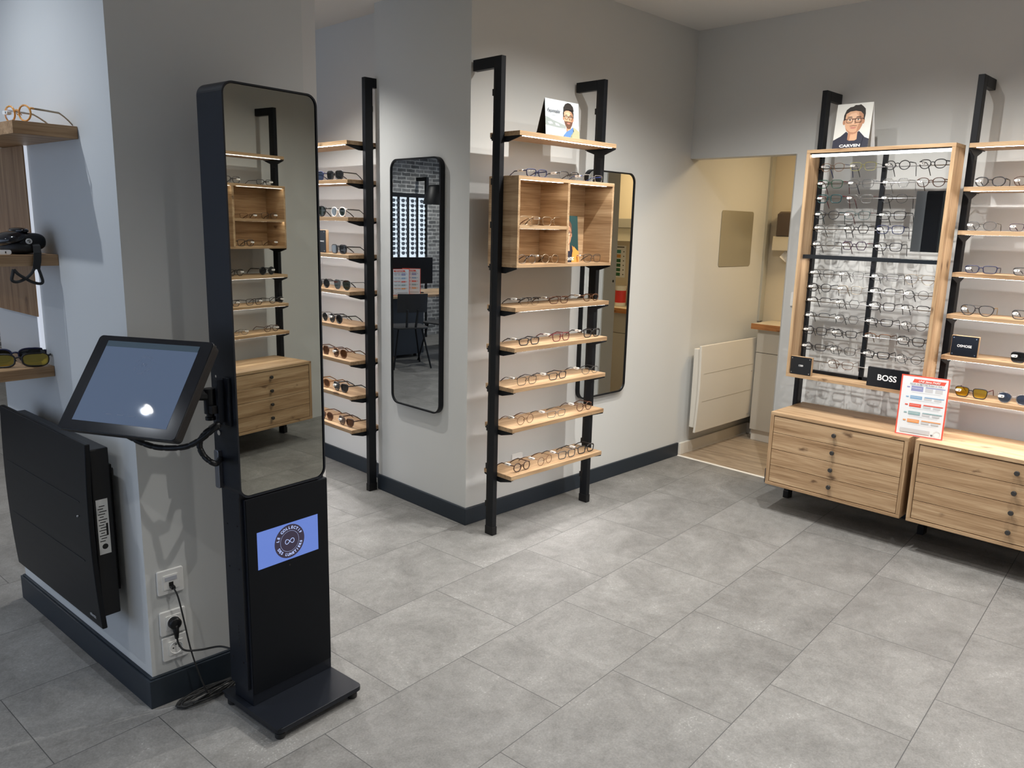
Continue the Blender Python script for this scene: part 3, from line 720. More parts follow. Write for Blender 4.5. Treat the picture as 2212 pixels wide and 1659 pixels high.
# portrait cards ---------------------------------------------------------------
def PM(name, c, r=.6): return plain('print_'+name, c, r)
def card(parent, w_, h_, bg, layers, M=None, texts=(), name='front_sheet', thick=.0012):
    mb = MB(); mats = [bg]; mb.box(-w_/2, w_/2, 0, thick, 0, h_)
    y = -.00005
    for pts, mt in layers:
        if mt not in mats: mats.append(mt)
        k = mats.index(mt); P = [(max(-.5, min(.5, p[0]))*w_, y, max(0, min(1, p[1]))*h_) for p in pts]
        mb.add(P, [tuple(range(len(P)))], k); y -= .00005
    for s, size, x, z, mt, bold, shear, sx in texts:
        if mt not in mats: mats.append(mt)
        flat_text(mb, s, size, x*w_, z*h_, y-.0001, mats.index(mt), bold=bold, shear=shear, sx=sx)
    if M is not None: mb.v = [tuple(M @ Vector(v)) for v in mb.v]
    return obj(name, mb, mats, parent)
SK, SK2, SK3 = PM('skin', (.62, .36, .22)), PM('skin_shade', (.42, .21, .12)), PM('skin_light', (.74, .47, .31))
HAIR, BEARD, LIP = PM('hair', (.018, .013, .010)), PM('beard', (.13, .06, .035)), PM('lip', (.50, .20, .15))
NVJ, EYEW, WHI, DKF = PM('navy_cloth', (.015, .017, .035)), PM('eye_white', (.7, .66, .6)), PM('white', (.82, .82, .80)), PM('dark_frame', (.05, .02, .02))
def face_layers(cx, cy, s, asp, hair=HAIR, beard=False, frame=DKF, tilt=0, skin=SK):
    """man's head, s = face half-height in card units; asp = card height / width"""
    ax = asp
    def E(x, z, rx, rz, n=24, a0=0, a1=2*PI): return [(cx+px*s*ax, cy+pz*s) for px, pz in ell(x, z, rx, rz, n, a0, a1)]
    def L(pts): return [(cx+px*s*ax, cy+pz*s) for px, pz in pts]
    out = [(L([(-.36, -1.55), (.42, -1.55), (.40, -.55), (-.36, -.55)]), SK2),
           (L([(-.20, -1.55), (.42, -1.55), (.40, -.55), (-.1, -.65)]), SK),
           (E(-.80, -.02, .12, .24), SK2), (E(.78, -.02, .10, .24), SK2),
           (L([(-.86, .05), (-.88, .5), (-.72, .95), (-.45, 1.15), (-.2, 1.18), (-.05, 1.30), (.2, 1.28), (.4, 1.32), (.62, 1.15), (.82, .95), (.88, .55), (.84, .05), (.6, .3), (-.6, .3)]), hair),
           (L([(-.74, .25), (-.70, .62), (-.40, .80), (.05, .84), (.48, .74), (.72, .50), (.76, .2), (.72, -.35), (.58, -.68), (.28, -.98), (0, -1.04), (-.25, -1.0), (-.55, -.72), (-.70, -.35)]), skin),
           (L([(.30, .72), (.50, .70), (.72, .50), (.76, .2), (.72, -.35), (.58, -.68), (.28, -.98), (.35, -.5), (.50, 0)]), SK2),
           (L([(-.62, .28), (-.3, .62), (.1, .68), (.3, .4), (.1, .25), (-.3, .22)]), SK3)]
    if beard:
        out.append((L([(-.70, -.25), (-.60, -.62), (-.28, -1.04), (0, -1.12), (.28, -1.04), (.58, -.68), (.72, -.25), (.50, -.36), (.32, -.30), (0, -.33), (-.32, -.30), (-.5, -.36)]), BEARD))
    else:
        out.append((L([(-.66, -.45), (-.52, -.74), (-.24, -1.0), (0, -1.05), (.28, -.99), (.56, -.70), (.68, -.45), (.42, -.78), (.1, -.90), (-.2, -.86), (-.45, -.70)]), SK2))
    out += [(L([(-.30, -.50), (-.10, -.44), (0, -.47), (.10, -.44), (.30, -.50), (.12, -.60), (-.12, -.60)]), LIP),
            (L([(-.30, -.36), (0, -.32), (.30, -.36), (.30, -.40), (0, -.37), (-.30, -.40)]), BEARD),
            (L([(-.06, .20), (.04, .20), (.16, -.16), (.08, -.22), (-.14, -.22), (-.18, -.16)]), SK3),
            (L([(.03, .20), (.10, .15), (.20, -.14), (.14, -.22), (.06, -.20)]), SK2)]
    for sx in (-1, 1):
        out += [(L([(sx*.12, .30), (sx*.22, .37), (sx*.50, .38), (sx*.60, .28), (sx*.48, .32), (sx*.2, .31)]), hair),
                (E(sx*.34, .12, .14, .055), EYEW), (E(sx*.34, .12, .06, .06, 12), HAIR)]
    def ringp(sx):
        o = rrect(sx*.36-.27, sx*.36+.27, -.12, .25, .12, 4); i = rrect(sx*.36-.235, sx*.36+.235, -.09, .205, .10, 4)
        return [(L([o[k], o[(k+1) % len(o)], i[(k+1) % len(i)], i[k]]), frame) for k in range(len(o))]
    out += ringp(-1)+ringp(1)+[(L([(-.12, .20), (.12, .20), (.12, .15), (-.12, .15)]), frame), (L([(-.64, .22), (-.84, .20), (-.84, .16), (-.64, .17)]), frame), (L([(.64, .22), (.82, .20), (.82, .16), (.64, .17)]), frame)]
    return out
def tent(U, x, y, z, w_, h_, lean, depth, bg, layers, texts, label, back=None, yaw=0):
    t = thing('portrait_card', label, 'display card', M=U @ T3((x, y, z), yaw))
    card(t, w_, h_, bg, layers, Matrix.Rotation(-lean, 4, 'X'), texts)
    yt = h_*math.sin(lean); zt = h_*math.cos(lean)
    mb = MB(); mb.prism([(yt+.001, zt), (yt+.0025, zt), (depth+.0015, 0), (depth, 0)], -w_/2, w_/2, 'x'); obj('back_sheet', mb, back or PM('dark_back', (.04, .035, .03)), t)
    return t
# right: man in navy jacket on off-white
L1 = [([(-.5, 0), (-.5, .22), (-.30, .30), (-.16, .40), (0, .30), (.20, .40), (.38, .26), (.5, .22), (.5, 0)], NVJ)]
L1 += face_layers(.02, .615, .268, .236/.186)
L1 += [([(-.17, .34), (-.10, .22), (.03, .165), (.17, .22), (.235, .34), (.34, .28), (.30, 0), (-.25, 0), (-.26, .30)], NVJ)]
tent(U_R, 1.131, -.280, 1.9915, .186, .236, .10, .10, PM('offwhite', (.66, .66, .62)), L1, [('CARVEN', .019, 0, .085, WHI, .0006, 0, 1.5)], 'portrait card of a man in a navy jacket on the framed display', back=WHTC)
# centre: bearded man, harbour behind
SKY1, SEA, HILL, OLV, BLU, GRN = PM('pale_sky', (.62, .68, .72)), PM('pale_sea', (.66, .70, .72)), PM('hill', (.30, .34, .33)), PM('olive_cloth', (.40, .40, .25)), PM('blue_shirt', (.10, .22, .50)), PM('green_board', (.010, .045, .045))
L2 = [([(-.5, .30), (-.5, .54), (-.42, .52), (-.30, .47), (-.1, .42), (.1, .36), (.1, .28), (-.3, .28)], HILL), ([(-.5, 0), (-.5, .31), (.1, .26), (.5, .30), (.5, 0)], SEA),
      ([(-.44, .40), (-.34, .42), (-.28, .37), (-.38, .35)], SKY1), ([(-.22, .40), (-.12, .38), (-.08, .33), (-.2, .34)], SKY1),
      ([(.02, 0), (.05, .12), (.16, .24), (.34, .34), (.44, .30), (.5, .22), (.5, 0)], OLV), ([(.04, 0), (.06, .13), (.16, .22), (.30, .34), (.34, .26), (.24, .10), (.22, 0)], BLU)]
L2 += face_layers(.18, .56, .25, .182/.248, beard=True, frame=HAIR)
L2 += [([(.02, .10), (.10, .20), (.20, .26), (.31, .34), (.30, .20), (.22, .10), (.20, 0), (.03, 0)], BLU), ([(.30, .34), (.36, .33), (.5, .24), (.5, 0), (.24, 0), (.26, .12), (.33, .24)], OLV), ([(.03, .72), (.03, .84), (.08, .93), (.16, .965), (.24, .95), (.31, .88), (.335, .76), (.30, .78), (.2, .79), (.08, .78)], HAIR)]
tent(U_C, .425, -.215, 1.987, .248, .182, .08, .07, SKY1, L2, [('Façonnable', .024, -.27, .70, NVJ, .0002, .35, .85), ('EYEWEAR', .009, -.27, .59, PM('grey_ink', (.25, .28, .3)), 0, 0, 1.0)], 'portrait card of a bearded man by a harbour on the top shelf')
# card in the oak box
ORG = PM('orange_cloth', (.72, .30, .06))
L3 = [([(.10, 0), (.05, .20), (.15, .36), (.35, .26), (.5, .24), (.5, 0)], ORG), ([(-.5, 0), (-.5, .16), (-.1, .30), (.15, .36), (.18, .2), (.10, 0)], NVJ)]
L3 += face_layers(-.12, .60, .23, 1.35, beard=False, hair=BEARD, skin=SK3)
L3 += [([(.06, 0), (.12, .20), (.22, .34), (.36, .27), (.5, .22), (.5, 0)], ORG)]
tent(U_C, .530, -.200, 1.3795, .170, .238, .07, .06, GRN, L3, [('LIGHTEC', .022, -.05, .07, WHI, .0005, .1, 1.0)], 'portrait card of a man in an orange coat inside the oak box', yaw=.15)

# promotional poster on the cabinets
RED, ORA, LIL, SKB, TEA, GRY, INK = PM('red', (.78, .10, .06)), PM('orange', (.85, .35, .12)), PM('lilac', (.30, .31, .52)), PM('sky_blue', (.25, .42, .62)), PM('teal_grey', (.30, .45, .46)), PM('pale_grey', (.60, .60, .61)), PM('ink', (.12, .12, .13))
def R(x0, x1, z0, z1, k=0): return [(x0, z0), (x1, z0), (x1+k, z1), (x0+k, z1)]
def poster_layers():
    out = [(R(-.47, .47, .02, .98), PM('poster_white', (.80, .82, .84))), (R(-.26, .40, .885, .945, .03), RED)]
    z = .83
    for c, c2, hgt in ((LIL, LIL, .085), (SKB, SKB, .055), (RED, RED, .055), (TEA, TEA, .055), (ORA, ORA, .055)):
        out += [(R(-.27, -.02, z-hgt, z), c), (R(.02, .42, z-.016, z, .015), c2), (R(.02, .18, z-hgt, z-.02), GRY), (R(.23, .38, z-hgt, z-.02), GRY)]
        out += [(R(-.26, -.05, z-hgt*.45, z-hgt*.38), WHI), (R(-.36, -.30, z-.035, z-.015), c), (R(-.25, .35, z-hgt-.022, z-hgt-.018), GRY)]
        z -= hgt+.075
    out += [(R(-.40, .22, .055, .12), GRY)]+[(R(.25, .29, .05, .07), INK)]
    o = ell(.37, .085, .075, .055, 20); i = ell(.37, .085, .066, .048, 20)
    out += [([o[k], o[(k+1) % 20], i[(k+1) % 20], i[k]], GRY) for k in range(20)]
    return out
def poster(M, label, name='promotion_poster', w_=.214, h_=.302):
    t = thing(name, label, 'sign', M=M)
    card(t, w_, h_, RED, poster_layers(), None, [('UNE 2ème PAIRE', .0145, .085, .914, WHI, .0003, .35, .9), ('POUR EN METTRE PLEIN LA VUE !', .0098, .04, .862, INK, .0001, 0, 1.0)], name='printed_sheet', thick=.003)
    mb = MB(); mb.box(-w_/2, w_/2, -.004, .045, 0, .002); obj('stand_foot', mb, plain('clear_acrylic', (.8, .8, .8), .1, alpha=.3), t)
    return t
poster(T3((1.694, 1.480, .5835), .12) @ Matrix.Rotation(-.02, 4, 'X'), 'white poster with red border standing across the two cabinets')

# ================================================================== left rack (sunglasses)
upright(U_L, -.805, 'black metal upright at the right end of the sunglasses rack, by the corner')
LX1, LX0 = -.8065, -1.712
upright(U_L, LX0-.031, 'black metal upright at the left end of the sunglasses rack, behind the kiosk')
LZ = [1.987, 1.784, 1.583, 1.379, 1.177, .980, .782, .580, .381]
LNM = ['topmost oak shelf of the sunglasses rack, with nothing on it', 'second highest oak shelf of the sunglasses rack', 'third highest oak shelf of the sunglasses rack', 'fourth highest oak shelf of the sunglasses rack, carrying a black sign', 'middle oak shelf of the sunglasses rack, with aviators',
       'sixth highest oak shelf of the sunglasses rack', 'seventh highest oak shelf of the sunglasses rack', 'second lowest oak shelf of the sunglasses rack', 'lowest oak shelf of the sunglasses rack']
for z, l in zip(LZ, LNM): shelf(U_L, LX0, LX1, z, l, 'oak shelves of the sunglasses rack', necks=(0, 0))
LG = [(1, -1.180, ('square', 'navy', BO, LENSBL, 'navy'), 0), (1, -.980, ('square', 'dark grey', BO, LENSD), 1), (2, -1.172, ('aviator', 'black', BO, LENSG), 0), (2, -.952, ('panto', 'white', BO, LENSG, 'grey'), 1), (3, -.953, ('square', 'dark grey', BO, LENSD), 1),
      (4, -1.127, ('round', 'black', MD, LENSD), 0), (4, -.928, ('aviator', 'silver', TH, LENSG, 'black'), 1), (5, -1.151, ('round', 'crystal', MD, LENSD), 0), (5, -1.0, ('round', 'black', BO, LENSD), 1),
      (6, -1.152, ('hexagonal', 'brown', MD, LENSB), 0), (6, -.963, ('panto', 'bronze', MD, LENSB), 1), (7, -1.153, ('panto', 'brown havana', BO, LENSB), 0), (7, -.963, ('cateye', 'black', BO, LENSD), 1), (8, -1.122, ('panto', 'bronze', MD, LENSB), 0), (8, -.912, ('cateye', 'tortoise', BO, LENSB), 1)]
LW = ['', 'second highest shelf', 'third highest shelf', 'shelf beside the black sign', 'fifth highest shelf', 'sixth highest shelf', 'seventh highest shelf', 'second lowest shelf', 'lowest shelf']
for k, x, sp, side in LG:
    lab = f'{desc(sp, 1)}, {"right" if side else "left"} on the sunglasses rack\'s {LW[k]}'
    put_specs(U_L, x, -.262, LZ[k], sp, lab, 'sunglasses on the left rack', 'sunglasses', 'sunglasses', yaw=random.uniform(0, .1), tag_side='lens' if k > 4 else 'none')
small_sign(U_L, -1.135, -.262, 1.3795, .105, .13, 'ALTERNANCE', .011, 'small black marbled sign with screws standing on the sunglasses rack')

# ================================================================== rack on the right wall (seen in the kiosk mirror)
upright(U_M, -.796, 'black metal upright on the right wall, reflected nearest in the kiosk mirror')
upright(U_M, -.048, 'black metal upright on the right wall, left one in the mirror')
M0, M1 = -.7665, -.0485
# in U_M local x = -world y; the viewer of the mirror sees local +x on the left
MZ = [1.987, 1.183, .98, .782]
for z, l in zip(MZ, ['topmost oak shelf reflected in the kiosk mirror', 'oak shelf just below the box in the kiosk mirror', 'middle oak shelf reflected under the box in the kiosk mirror', 'oak shelf just above the reflected drawer cabinet']):
    shelf(U_M, M0, M1, z, l, 'oak shelves reflected in the kiosk mirror')
oak_box(U_M, M0, M1, 1.788, 1.364, -.335, 1.5625, 'open oak box on the right wall, seen reflected in the kiosk mirror')
cabinet(U_M, M0+.001, M1-.001, 'oak four-drawer cabinet on the right wall, reflected in the kiosk mirror')
MG = [(1.788, .358, ('square', 'dark grey', MD)), (1.788, .625, ('rectangular', 'black', MD)), (1.5627, .480, ('rectangular', 'bronze', TH)), (1.5627, .655, ('square', 'black', TH)), (1.3795, .450, ('square', 'black', MD)), (1.3795, .650, ('square', 'bronze', TH)),
      (1.183, .359, ('panto', 'black', MD)), (1.183, .617, ('round', 'black', BO, LENSD)), (.98, .313, ('square', 'black', MD)), (.98, .499, ('square', 'black', MD)), (.98, .690, ('panto', 'black', MD)), (.782, .374, ('oval', 'silver', TH)), (.782, .638, ('panto', 'tortoise', MD))]
MW = {1.788: 'on top of the reflected box', 1.5627: 'on the reflected box\'s inner shelf', 1.3795: 'at the bottom of the reflected box', 1.183: 'on the shelf below the reflected box', .98: 'on the second shelf below the reflected box', .782: 'on the lowest shelf in the kiosk mirror'}
cnt = {}
for z, yy, sp in MG: cnt[z] = cnt.get(z, 0)+1
seen = {}
for z, yy, sp in MG:
    i = seen.get(z, 0); seen[z] = i+1; sun = len(sp) > 3
    put_specs(U_M, -yy, -.258, z, sp, f'{desc(sp, sun)}, {wh(i, cnt[z], MW[z])}', 'glasses reflected in the kiosk mirror', 'sunglasses' if sun else 'glasses', 'sunglasses' if sun else 'eyeglasses', tag_side='lens')

# ================================================================== wall mirrors
def wall_mirror(M, w_, h_, label, r=.055):
    t = thing('wall_mirror', label, 'mirror', M=M)
    o_, i_ = rrect(-w_/2, w_/2, 0, h_, r, 10), rrect(-w_/2+.008, w_/2-.008, .008, h_-.008, r-.008, 10)
    mb = MB(); mb.ring(o_, i_, -.028, 0, 'y'); obj('rim', mb, BLACK, t)
    mb = MB(); mb.prism(i_, -.022, -.002, 'y'); obj('glass', mb, MIRR, t)
    return t
wall_mirror(T3((-.408, .010, .565)), .424, 1.325, 'tall black-rimmed rounded mirror on the bluish side of the corner')
wall_mirror(U_C @ T3((1.090, .012, .560)), .445, 1.320, 'tall black-rimmed rounded mirror right of the corner rack')

# ================================================================== kiosk
K = T3((.785, -1.587, 0), math.radians(5.665))
kt = thing('mirror_kiosk', 'tall dark mirror kiosk with a touch screen arm and a small blue-lit screen', 'kiosk', M=K)
def kp(nm, mb, mt, p=kt, **kw): return obj(nm, mb, mt, p, **kw)
mb = MB(); mb.prism(rrect(-.150, .163, -.020, .306, .018, 5), .030, .046, 'z'); kp('base_plate', mb, KNAVY, bevel=.0015)
mb = MB(); mb.box(-.148, .160, -.0205, -.002, .046, .049); kp('base_edge_strip', mb, KNAVY)
for x, y in ((.135, .005), (.135, .285), (-.13, .005), (-.13, .285)):
    mb = MB(); mb.lathe([(0, 0), (.014, 0), (.016, .003), (.016, .018), (.008, .02), (.008, .031), (0, .031)], 20); kp('foot', mb, RUBR, loc=(x, y, 0))
mb = MB(); mb.box(-.104, .0, .001, .304, .046, .733); kp('lower_body', mb, KNAVY, bevel=.0015)
mb = MB(); mb.box(-.108, -.012, -.008, .298, .10, 1.80); kp('rear_column', mb, KNAVY)
mb = MB(); mb.box(.0005, .003, .003, .302, .085, .731); kp('front_panel', mb, plain('kiosk_front_black', (.004, .005, .007), .5, spec=.14, bump=.1, bscale=1200), bevel=.001)
# head: rounded frame, local x = depth, y = width
ho = rrect(-.014, .297, .738, 1.926, .034, 10); hi = rrect(-.009, .292, .743, 1.921, .030, 10)
mb = MB(); mb.ring(ho, hi, -.125, .004, 'x'); kp('mirror_frame', mb, KNAVY)
mb = MB(); mb.prism(hi, -.12, -.02, 'x'); kp('head_back', mb, KNAVY)
mb = MB(); mb.prism(rrect(-.0075, .2905, .7445, 1.9195, .029, 10), -.019, .0005, 'x'); kp('mirror_glass', mb, MIRR2)
# screen with logo
mb = MB(); mb.box(.003, .0036, .036, .261, .497, .619); scr = kp('lit_screen', mb, screen_mat('blue_lit_screen', (.125, .21, .60), 1.0))
mb = MB(); cy_, cz_ = .1515, .5585; dk = emis('logo_dark_violet', (.030, .022, .045), .9); lt = emis('logo_white', (.42, .52, .85), 1.0)
def yz(pts, x): return [(x, cy_+p, cz_+q) for p, q in pts]
mb.poly(yz(ell(0, 0, .0555, .0555, 48), .0040), 0)
oo, ii = ell(0, 0, .0345, .0345, 48), ell(0, 0, .0339, .0339, 48)
for k in range(48): mb.poly(yz([oo[k], oo[(k+1) % 48], ii[(k+1) % 48], ii[k]], .0042), 1)
inf = [(.0165*math.cos(t)*1.0/(1+.25*math.sin(t)**2), .0150*math.sin(t)*math.cos(t)) for t in [2*PI*k/60 for k in range(60)]]
mb.tube([(.0043, cy_+p, cz_+q) for p, q in inf], .0009, True, 6, 1)
def ring_text(s, r, a0, a1, size, flip=False):
    n = len(s)
    for i, ch in enumerate(s):
        if ch == ' ': continue
        a = math.radians(a0+(a1-a0)*i/(n-1)); vs, fs = text_geo(ch, size, .00045)
        rot = a-PI/2 if not flip else a+PI/2; c, s_ = math.cos(rot), math.sin(rot)
        mb.add([(.0044, cy_+r*math.cos(a)+(vx*c-vy*s_), cz_+r*math.sin(a)+(vx*s_+vy*c)) for vx, vy, _ in vs], fs, 1)
ring_text('LE COLLECTIF', .0445, 166, 26, .0125)
ring_text('DES LUNETIERS', .0445, 205, 343, .0125, True)
kp('round_logo', mb, [dk, lt], scr)
mb = MB(); mb.cyl((.003, .150, .478), (.0034, .150, .478), .003, 10); kp('sensor_hole', mb, SEAM)
mb = MB(); mb.box(-.014, -.011, -.0092, -.0084, .20, .74); kp('side_seam', mb, SEAM)
mb = MB()
for x, z in ((-.085, .64), (-.03, .645), (-.085, .50), (-.03, .505), (-.09, .19), (-.03, .19)): mb.cyl((x, -.0085, z), (x, -.0095, z), .0028, 8)
for k in range(8): mb.cyl((-.05, -.0085, .32-k*.011), (-.05, -.0092, .32-k*.011), .0022, 8)
kp('side_vents', mb, SEAM)
mb = MB(); mb.box(-.120, -.055, -.0125, -.0085, .952, 1.118); mb.box(-.050, -.020, -.022, -.0085, .96, 1.106); mb.box(-.062, -.046, -.040, -.0085, .97, 1.10); kp('arm_plate', mb, KNAVY, bevel=.002)
mb = MB(); mb.cyl((-.098, -.0125, 1.100), (-.098, -.0145, 1.100), .004, 10); kp('plate_screw', mb, CHROME)
mb = MB(); mb.cyl((-.085, -.045, .995), (-.085, -.045, 1.070), .017, 20); mb.box(-.085, -.055, -.056, -.034, .998, 1.022); mb.cyl((-.085, -.045, .985), (-.085, -.045, .994), .011, 16); mb.cyl((-.085, -.045, .975), (-.085, -.045, .985), .015, 20); kp('arm_joint', mb, BLKP, bevel=.001)
# touch terminal pose
TR_, BR_, TL_, BL_ = [Vector(v) for v in ((.837, -1.68, 1.226), (.935, -1.83, .990), (.483, -1.86, 1.220), (.580, -2.01, .986))]
cen = (TR_+BR_+TL_+BL_)/4; ex = ((TR_-TL_)+(BR_-BL_)).normalized(); ez = ((TL_-BL_)+(TR_-BR_)); ez = (ez-ex*ez.dot(ex)).normalized(); ey = ez.cross(ex)
Mt = Matrix((ex, ey, ez)).transposed().to_4x4(); Mt.translation = cen
tt_ = bpy.data.objects.new('touch_terminal', None); COL.objects.link(tt_); tt_.parent = kt; tt_.matrix_parent_inverse = K.inverted(); tt_.matrix_world = Mt
Ml = K.inverted() @ Mt
W_, H_ = .396, .295
def tp(nm, mb, mt, **kw):
    o = obj(nm, mb, mt, tt_, **kw); return o
mb = MB(); mb.prism(rrect(-W_/2, W_/2, -H_/2, H_/2, .012, 5), -.001, .014, 'y'); mb.prism(rrect(-W_/2+.003, W_/2-.003, -H_/2+.003, H_/2-.003, .012, 5), .0142, .030, 'y')
mb.prism(rrect(-W_/2+.05, W_/2-.03, -H_/2+.05, H_/2-.03, .02, 5), .030, .048, 'y'); tp('housing', mb, BLKP, bevel=.0015)
mb = MB(); mb.prism(rrect(-W_/2+.002, W_/2-.002, -H_/2+.002, H_/2-.002, .011, 5), -.0022, -.0012, 'y'); tp('front_glass', mb, BLKG)
mb = MB(); mb.box(-.158, .158, -.0028, -.0024, -.118, .112); tp('screen', mb, screen_mat('dim_blue_screen', (.075, .105, .168), 1.0))
mb = MB(); mb.box(-.158, .158, -.0032, -.0030, .112, .130); tp('screen_title_bar', mb, screen_mat('screen_bar', (.035, .055, .075), 1.0))
mb = MB(); gk = emis('screen_grey_ink', (.055, .075, .12), 1.0)
oo, ii = ell(.0, 0, .021, .021, 40), ell(0, 0, .0204, .0204, 40)
for k in range(40): mb.poly([(x, -.0034, z) for x, z in [(a+.0, b+.062) for a, b in (oo[k], oo[(k+1) % 40], ii[(k+1) % 40], ii[k])]], 0)
def ring_text2(s, r, a0, a1, size, flip, cz):
    n = len(s)
    for i, ch in enumerate(s):
        if ch == ' ': continue
        a = math.radians(a0+(a1-a0)*i/(n-1)); vs, fs = text_geo(ch, size, .0001)
        rot = a-PI/2 if not flip else a+PI/2; c, s_ = math.cos(rot), math.sin(rot)
        mb.add([(r*math.cos(a)+(vx*c-vy*s_), -.0034, cz+r*math.sin(a)+(vx*s_+vy*c)) for vx, vy, _ in vs], fs, 0)
ring_text2('LE COLLECTIF', .0275, 165, 20, .0090, False, .062); ring_text2('DES LUNETIERS', .0275, 200, 345, .0090, True, .062)
mb.tube([(p*.5, -.0034, .062+q*.5) for p, q in inf], .0006, True, 5)
for x in (-.045, -.005, .035): mb.box(x-.012, x+.012, -.0035, -.0033, -.093, -.091)
tp('faded_logo', mb, gk)
# arm from joint to terminal back
pj = Ml.inverted() @ Vector((-.085, -.045, 1.048))
mb = MB(); mb.tube([(0, .045, .0), (0, .07, .0)], .022, False, 16); mb.tube([(0, .062, 0), tuple(pj)], [.015, .015], False, 8); tp('support_arm', mb, BLKP)
# spiral sleeve
def arc(pts, n=40):
    P = [Vector(p) for p in pts]; out = []
    P = [P[0]*2-P[1]]+P+[P[-1]*2-P[-2]]
    for i in range(1, len(P)-2):
        for k in range(n//(len(P)-3)):
            t = k/(n//(len(P)-3)); a, b, c, d = P[i-1:i+3]
            out.append(.5*((2*b)+(c-a)*t+(2*a-5*b+4*c-d)*t*t+(-a+3*b-3*c+d)*t**3))
    out.append(P[-2]); return out
def Kl(v): return K.inverted() @ Vector(v)
sl = arc([Kl(p) for p in ((.565, -1.835, .935), (.60, -1.80, .910), (.640, -1.765, .898), (.702, -1.718, .906), (.745, -1.685, .935), (.772, -1.650, .975))]+[Vector((-.085, -.045, .950))], 78)
sl2 = arc([Kl((.775, -1.645, .972)), Kl((.750, -1.675, .952)), Kl((.735, -1.690, .916)), Kl((.745, -1.682, .880)), Kl((.765, -1.66, .858)), Vector((-.10, -.012, .845))], 60)
mb = MB(); mb.tube(sl, [.0088 if k % 7 else .0074 for k in range(len(sl))], False, 10); mb.tube(sl2, [.0088 if k % 7 else .0074 for k in range(len(sl2))], False, 10); kp('cable_sleeve', mb, BLKP, smooth=True)
mb = MB(); mb.cyl((-.088, -.014, .955), (-.088, -.020, .955), .010, 12); mb.cyl((-.088, -.014, .930), (-.088, -.020, .930), .008, 12); kp('cable_clip', mb, CHROME)
mb = MB(); mb.prism(rrect(-.112, -.088, .755, .875, .006, 4), -.026, -.009, 'y'); kp('stylus_holder', mb, plain('grey_anodised', (.22, .23, .26), .3, metal=.9), bevel=.002)

# ================================================================== sockets, plugs, cables
XW = .503
def socket_plate(y, z, kind, label):
    t = thing('wall_socket', label, 'socket', M=T3((XW, y, z), PI/2), group='white wall sockets')
    mb = MB(); mb.prism(rrect(-.0415, .0415, -.041, .041, .006, 5), -.009, 0, 'y'); obj('plate', mb, WHTP, t, bevel=.002)
    mb = MB(); mb.prism(rrect(-.024, .024, -.024, .024, .003, 4), -.0125, -.0088, 'y')
    if kind == 'net':
        mb.box(-.019, .019, -.0135, -.0125, .006, .019, 1); mb.box(-.007, .007, -.0137, -.0127, -.014, .0, 2)
    else:
        mb.lathe([(.019, 0), (.0205, .002), (.0215, 0)], 28, 0, Matrix.Translation((0, -.0125, 0)) @ Matrix.Rotation(PI/2, 4, 'X'))
        for p in ((-.0095, 0), (.0095, 0), (0, .011)): mb.cyl((p[0], -.0124, p[1]), (p[0], -.0130, p[1]), .0026, 10, 2)
    obj('insert', mb, [WHTP, PM('label_grey', (.45, .46, .50)), SEAM], t, label='inner panel with its openings')
    return t
socket_plate(-1.715, .416, 'net', 'white network socket with a grey label, highest of three beside the kiosk')
socket_plate(-1.715, .276, 'pow', 'white power socket with a round black plug in it')
socket_plate(-1.712, .186, 'pow', 'white empty power socket, lowest of three beside the kiosk')
pc = thing('power_cable', 'black power cable with a round plug running from the socket to the kiosk', 'cable', M=T3((XW+.013, -1.715, .276)))
mb = MB(); mb.lathe([(0, 0), (.019, 0), (.020, .004), (.019, .018), (.014, .022), (0, .022)], 24, 0, Matrix.Rotation(PI/2, 4, 'Y')); mb.tube([(.012, 0, -.005), (.014, .001, -.030), (.012, .002, -.052)], [.011, .009, .006], False, 10)
obj('plug', mb, BLKP, pc, smooth=True)
mb = MB(); mb.tube(arc([(.012, .002, -.050), (.016, .006, -.075), (.03, .02, -.095), (.05, .06, -.10), (.08, .11, -.095), (.13, .13, -.09)], 40), .0032, False, 8); obj('cord', mb, RUBR, pc, smooth=True)
nc = thing('network_cable', 'thin black network cable hanging from the highest socket to the floor', 'cable', M=T3((XW+.013, -1.715, .402)))
mb = MB(); mb.box(0, .020, -.006, .006, -.005, .005); obj('plug', mb, BLKP, nc, bevel=.001)
mb = MB(); mb.tube(arc([(.018, 0, 0), (.035, .006, -.03), (.036, .02, -.12), (.035, .035, -.22), (.045, .055, -.32), (.06, .075, -.395)], 44), .0026, False, 8); obj('cord', mb, RUBR, nc, smooth=True)
pts = []
for k in range(150):
    a = 2*PI*k/34; pts.append((.026*math.sin(a)*(1+.25*math.sin(k*.13))+.02*(k/150-.5), .095*math.cos(a)+.015*math.sin(k*.21), .004+.006*abs(math.sin(k*.35))+.008*(k/150)))
pts += [(.01, .11, .03), (-.005, .14, .07), (.0, .16, .10), (.02, .165, .11)]
mb = MB(); mb.tube(pts, .003, False, 6)
tag(obj('cable_coil', mb, RUBR, None, loc=(.560, -1.635, 0), rot=(0, 0, .12), smooth=True), 'loosely coiled black cable lying on the floor behind the kiosk foot', 'cable')
t = thing('wall_socket', 'white socket on the wall behind the lowest shelf of the corner rack', 'socket', M=U_C @ T3((.385, .012, .283)), group='white wall sockets')
mb = MB(); mb.prism(rrect(-.041, .041, -.04, .04, .006, 4), -.010, 0, 'y'); obj('plate', mb, WHTP, t, bevel=.002)
mb = MB(); mb.prism(rrect(-.041, .041, -.041, .041, .005, 4), -.010, 0, 'y'); mb.prism(rrect(-.022, .022, -.03, .03, .003, 3), -.013, -.010, 'y')
tag(obj('light_switch', mb, WHTP, None, loc=(.800, 1.93, 1.168)), 'white light switch between the kitchen opening and the framed display', 'switch')

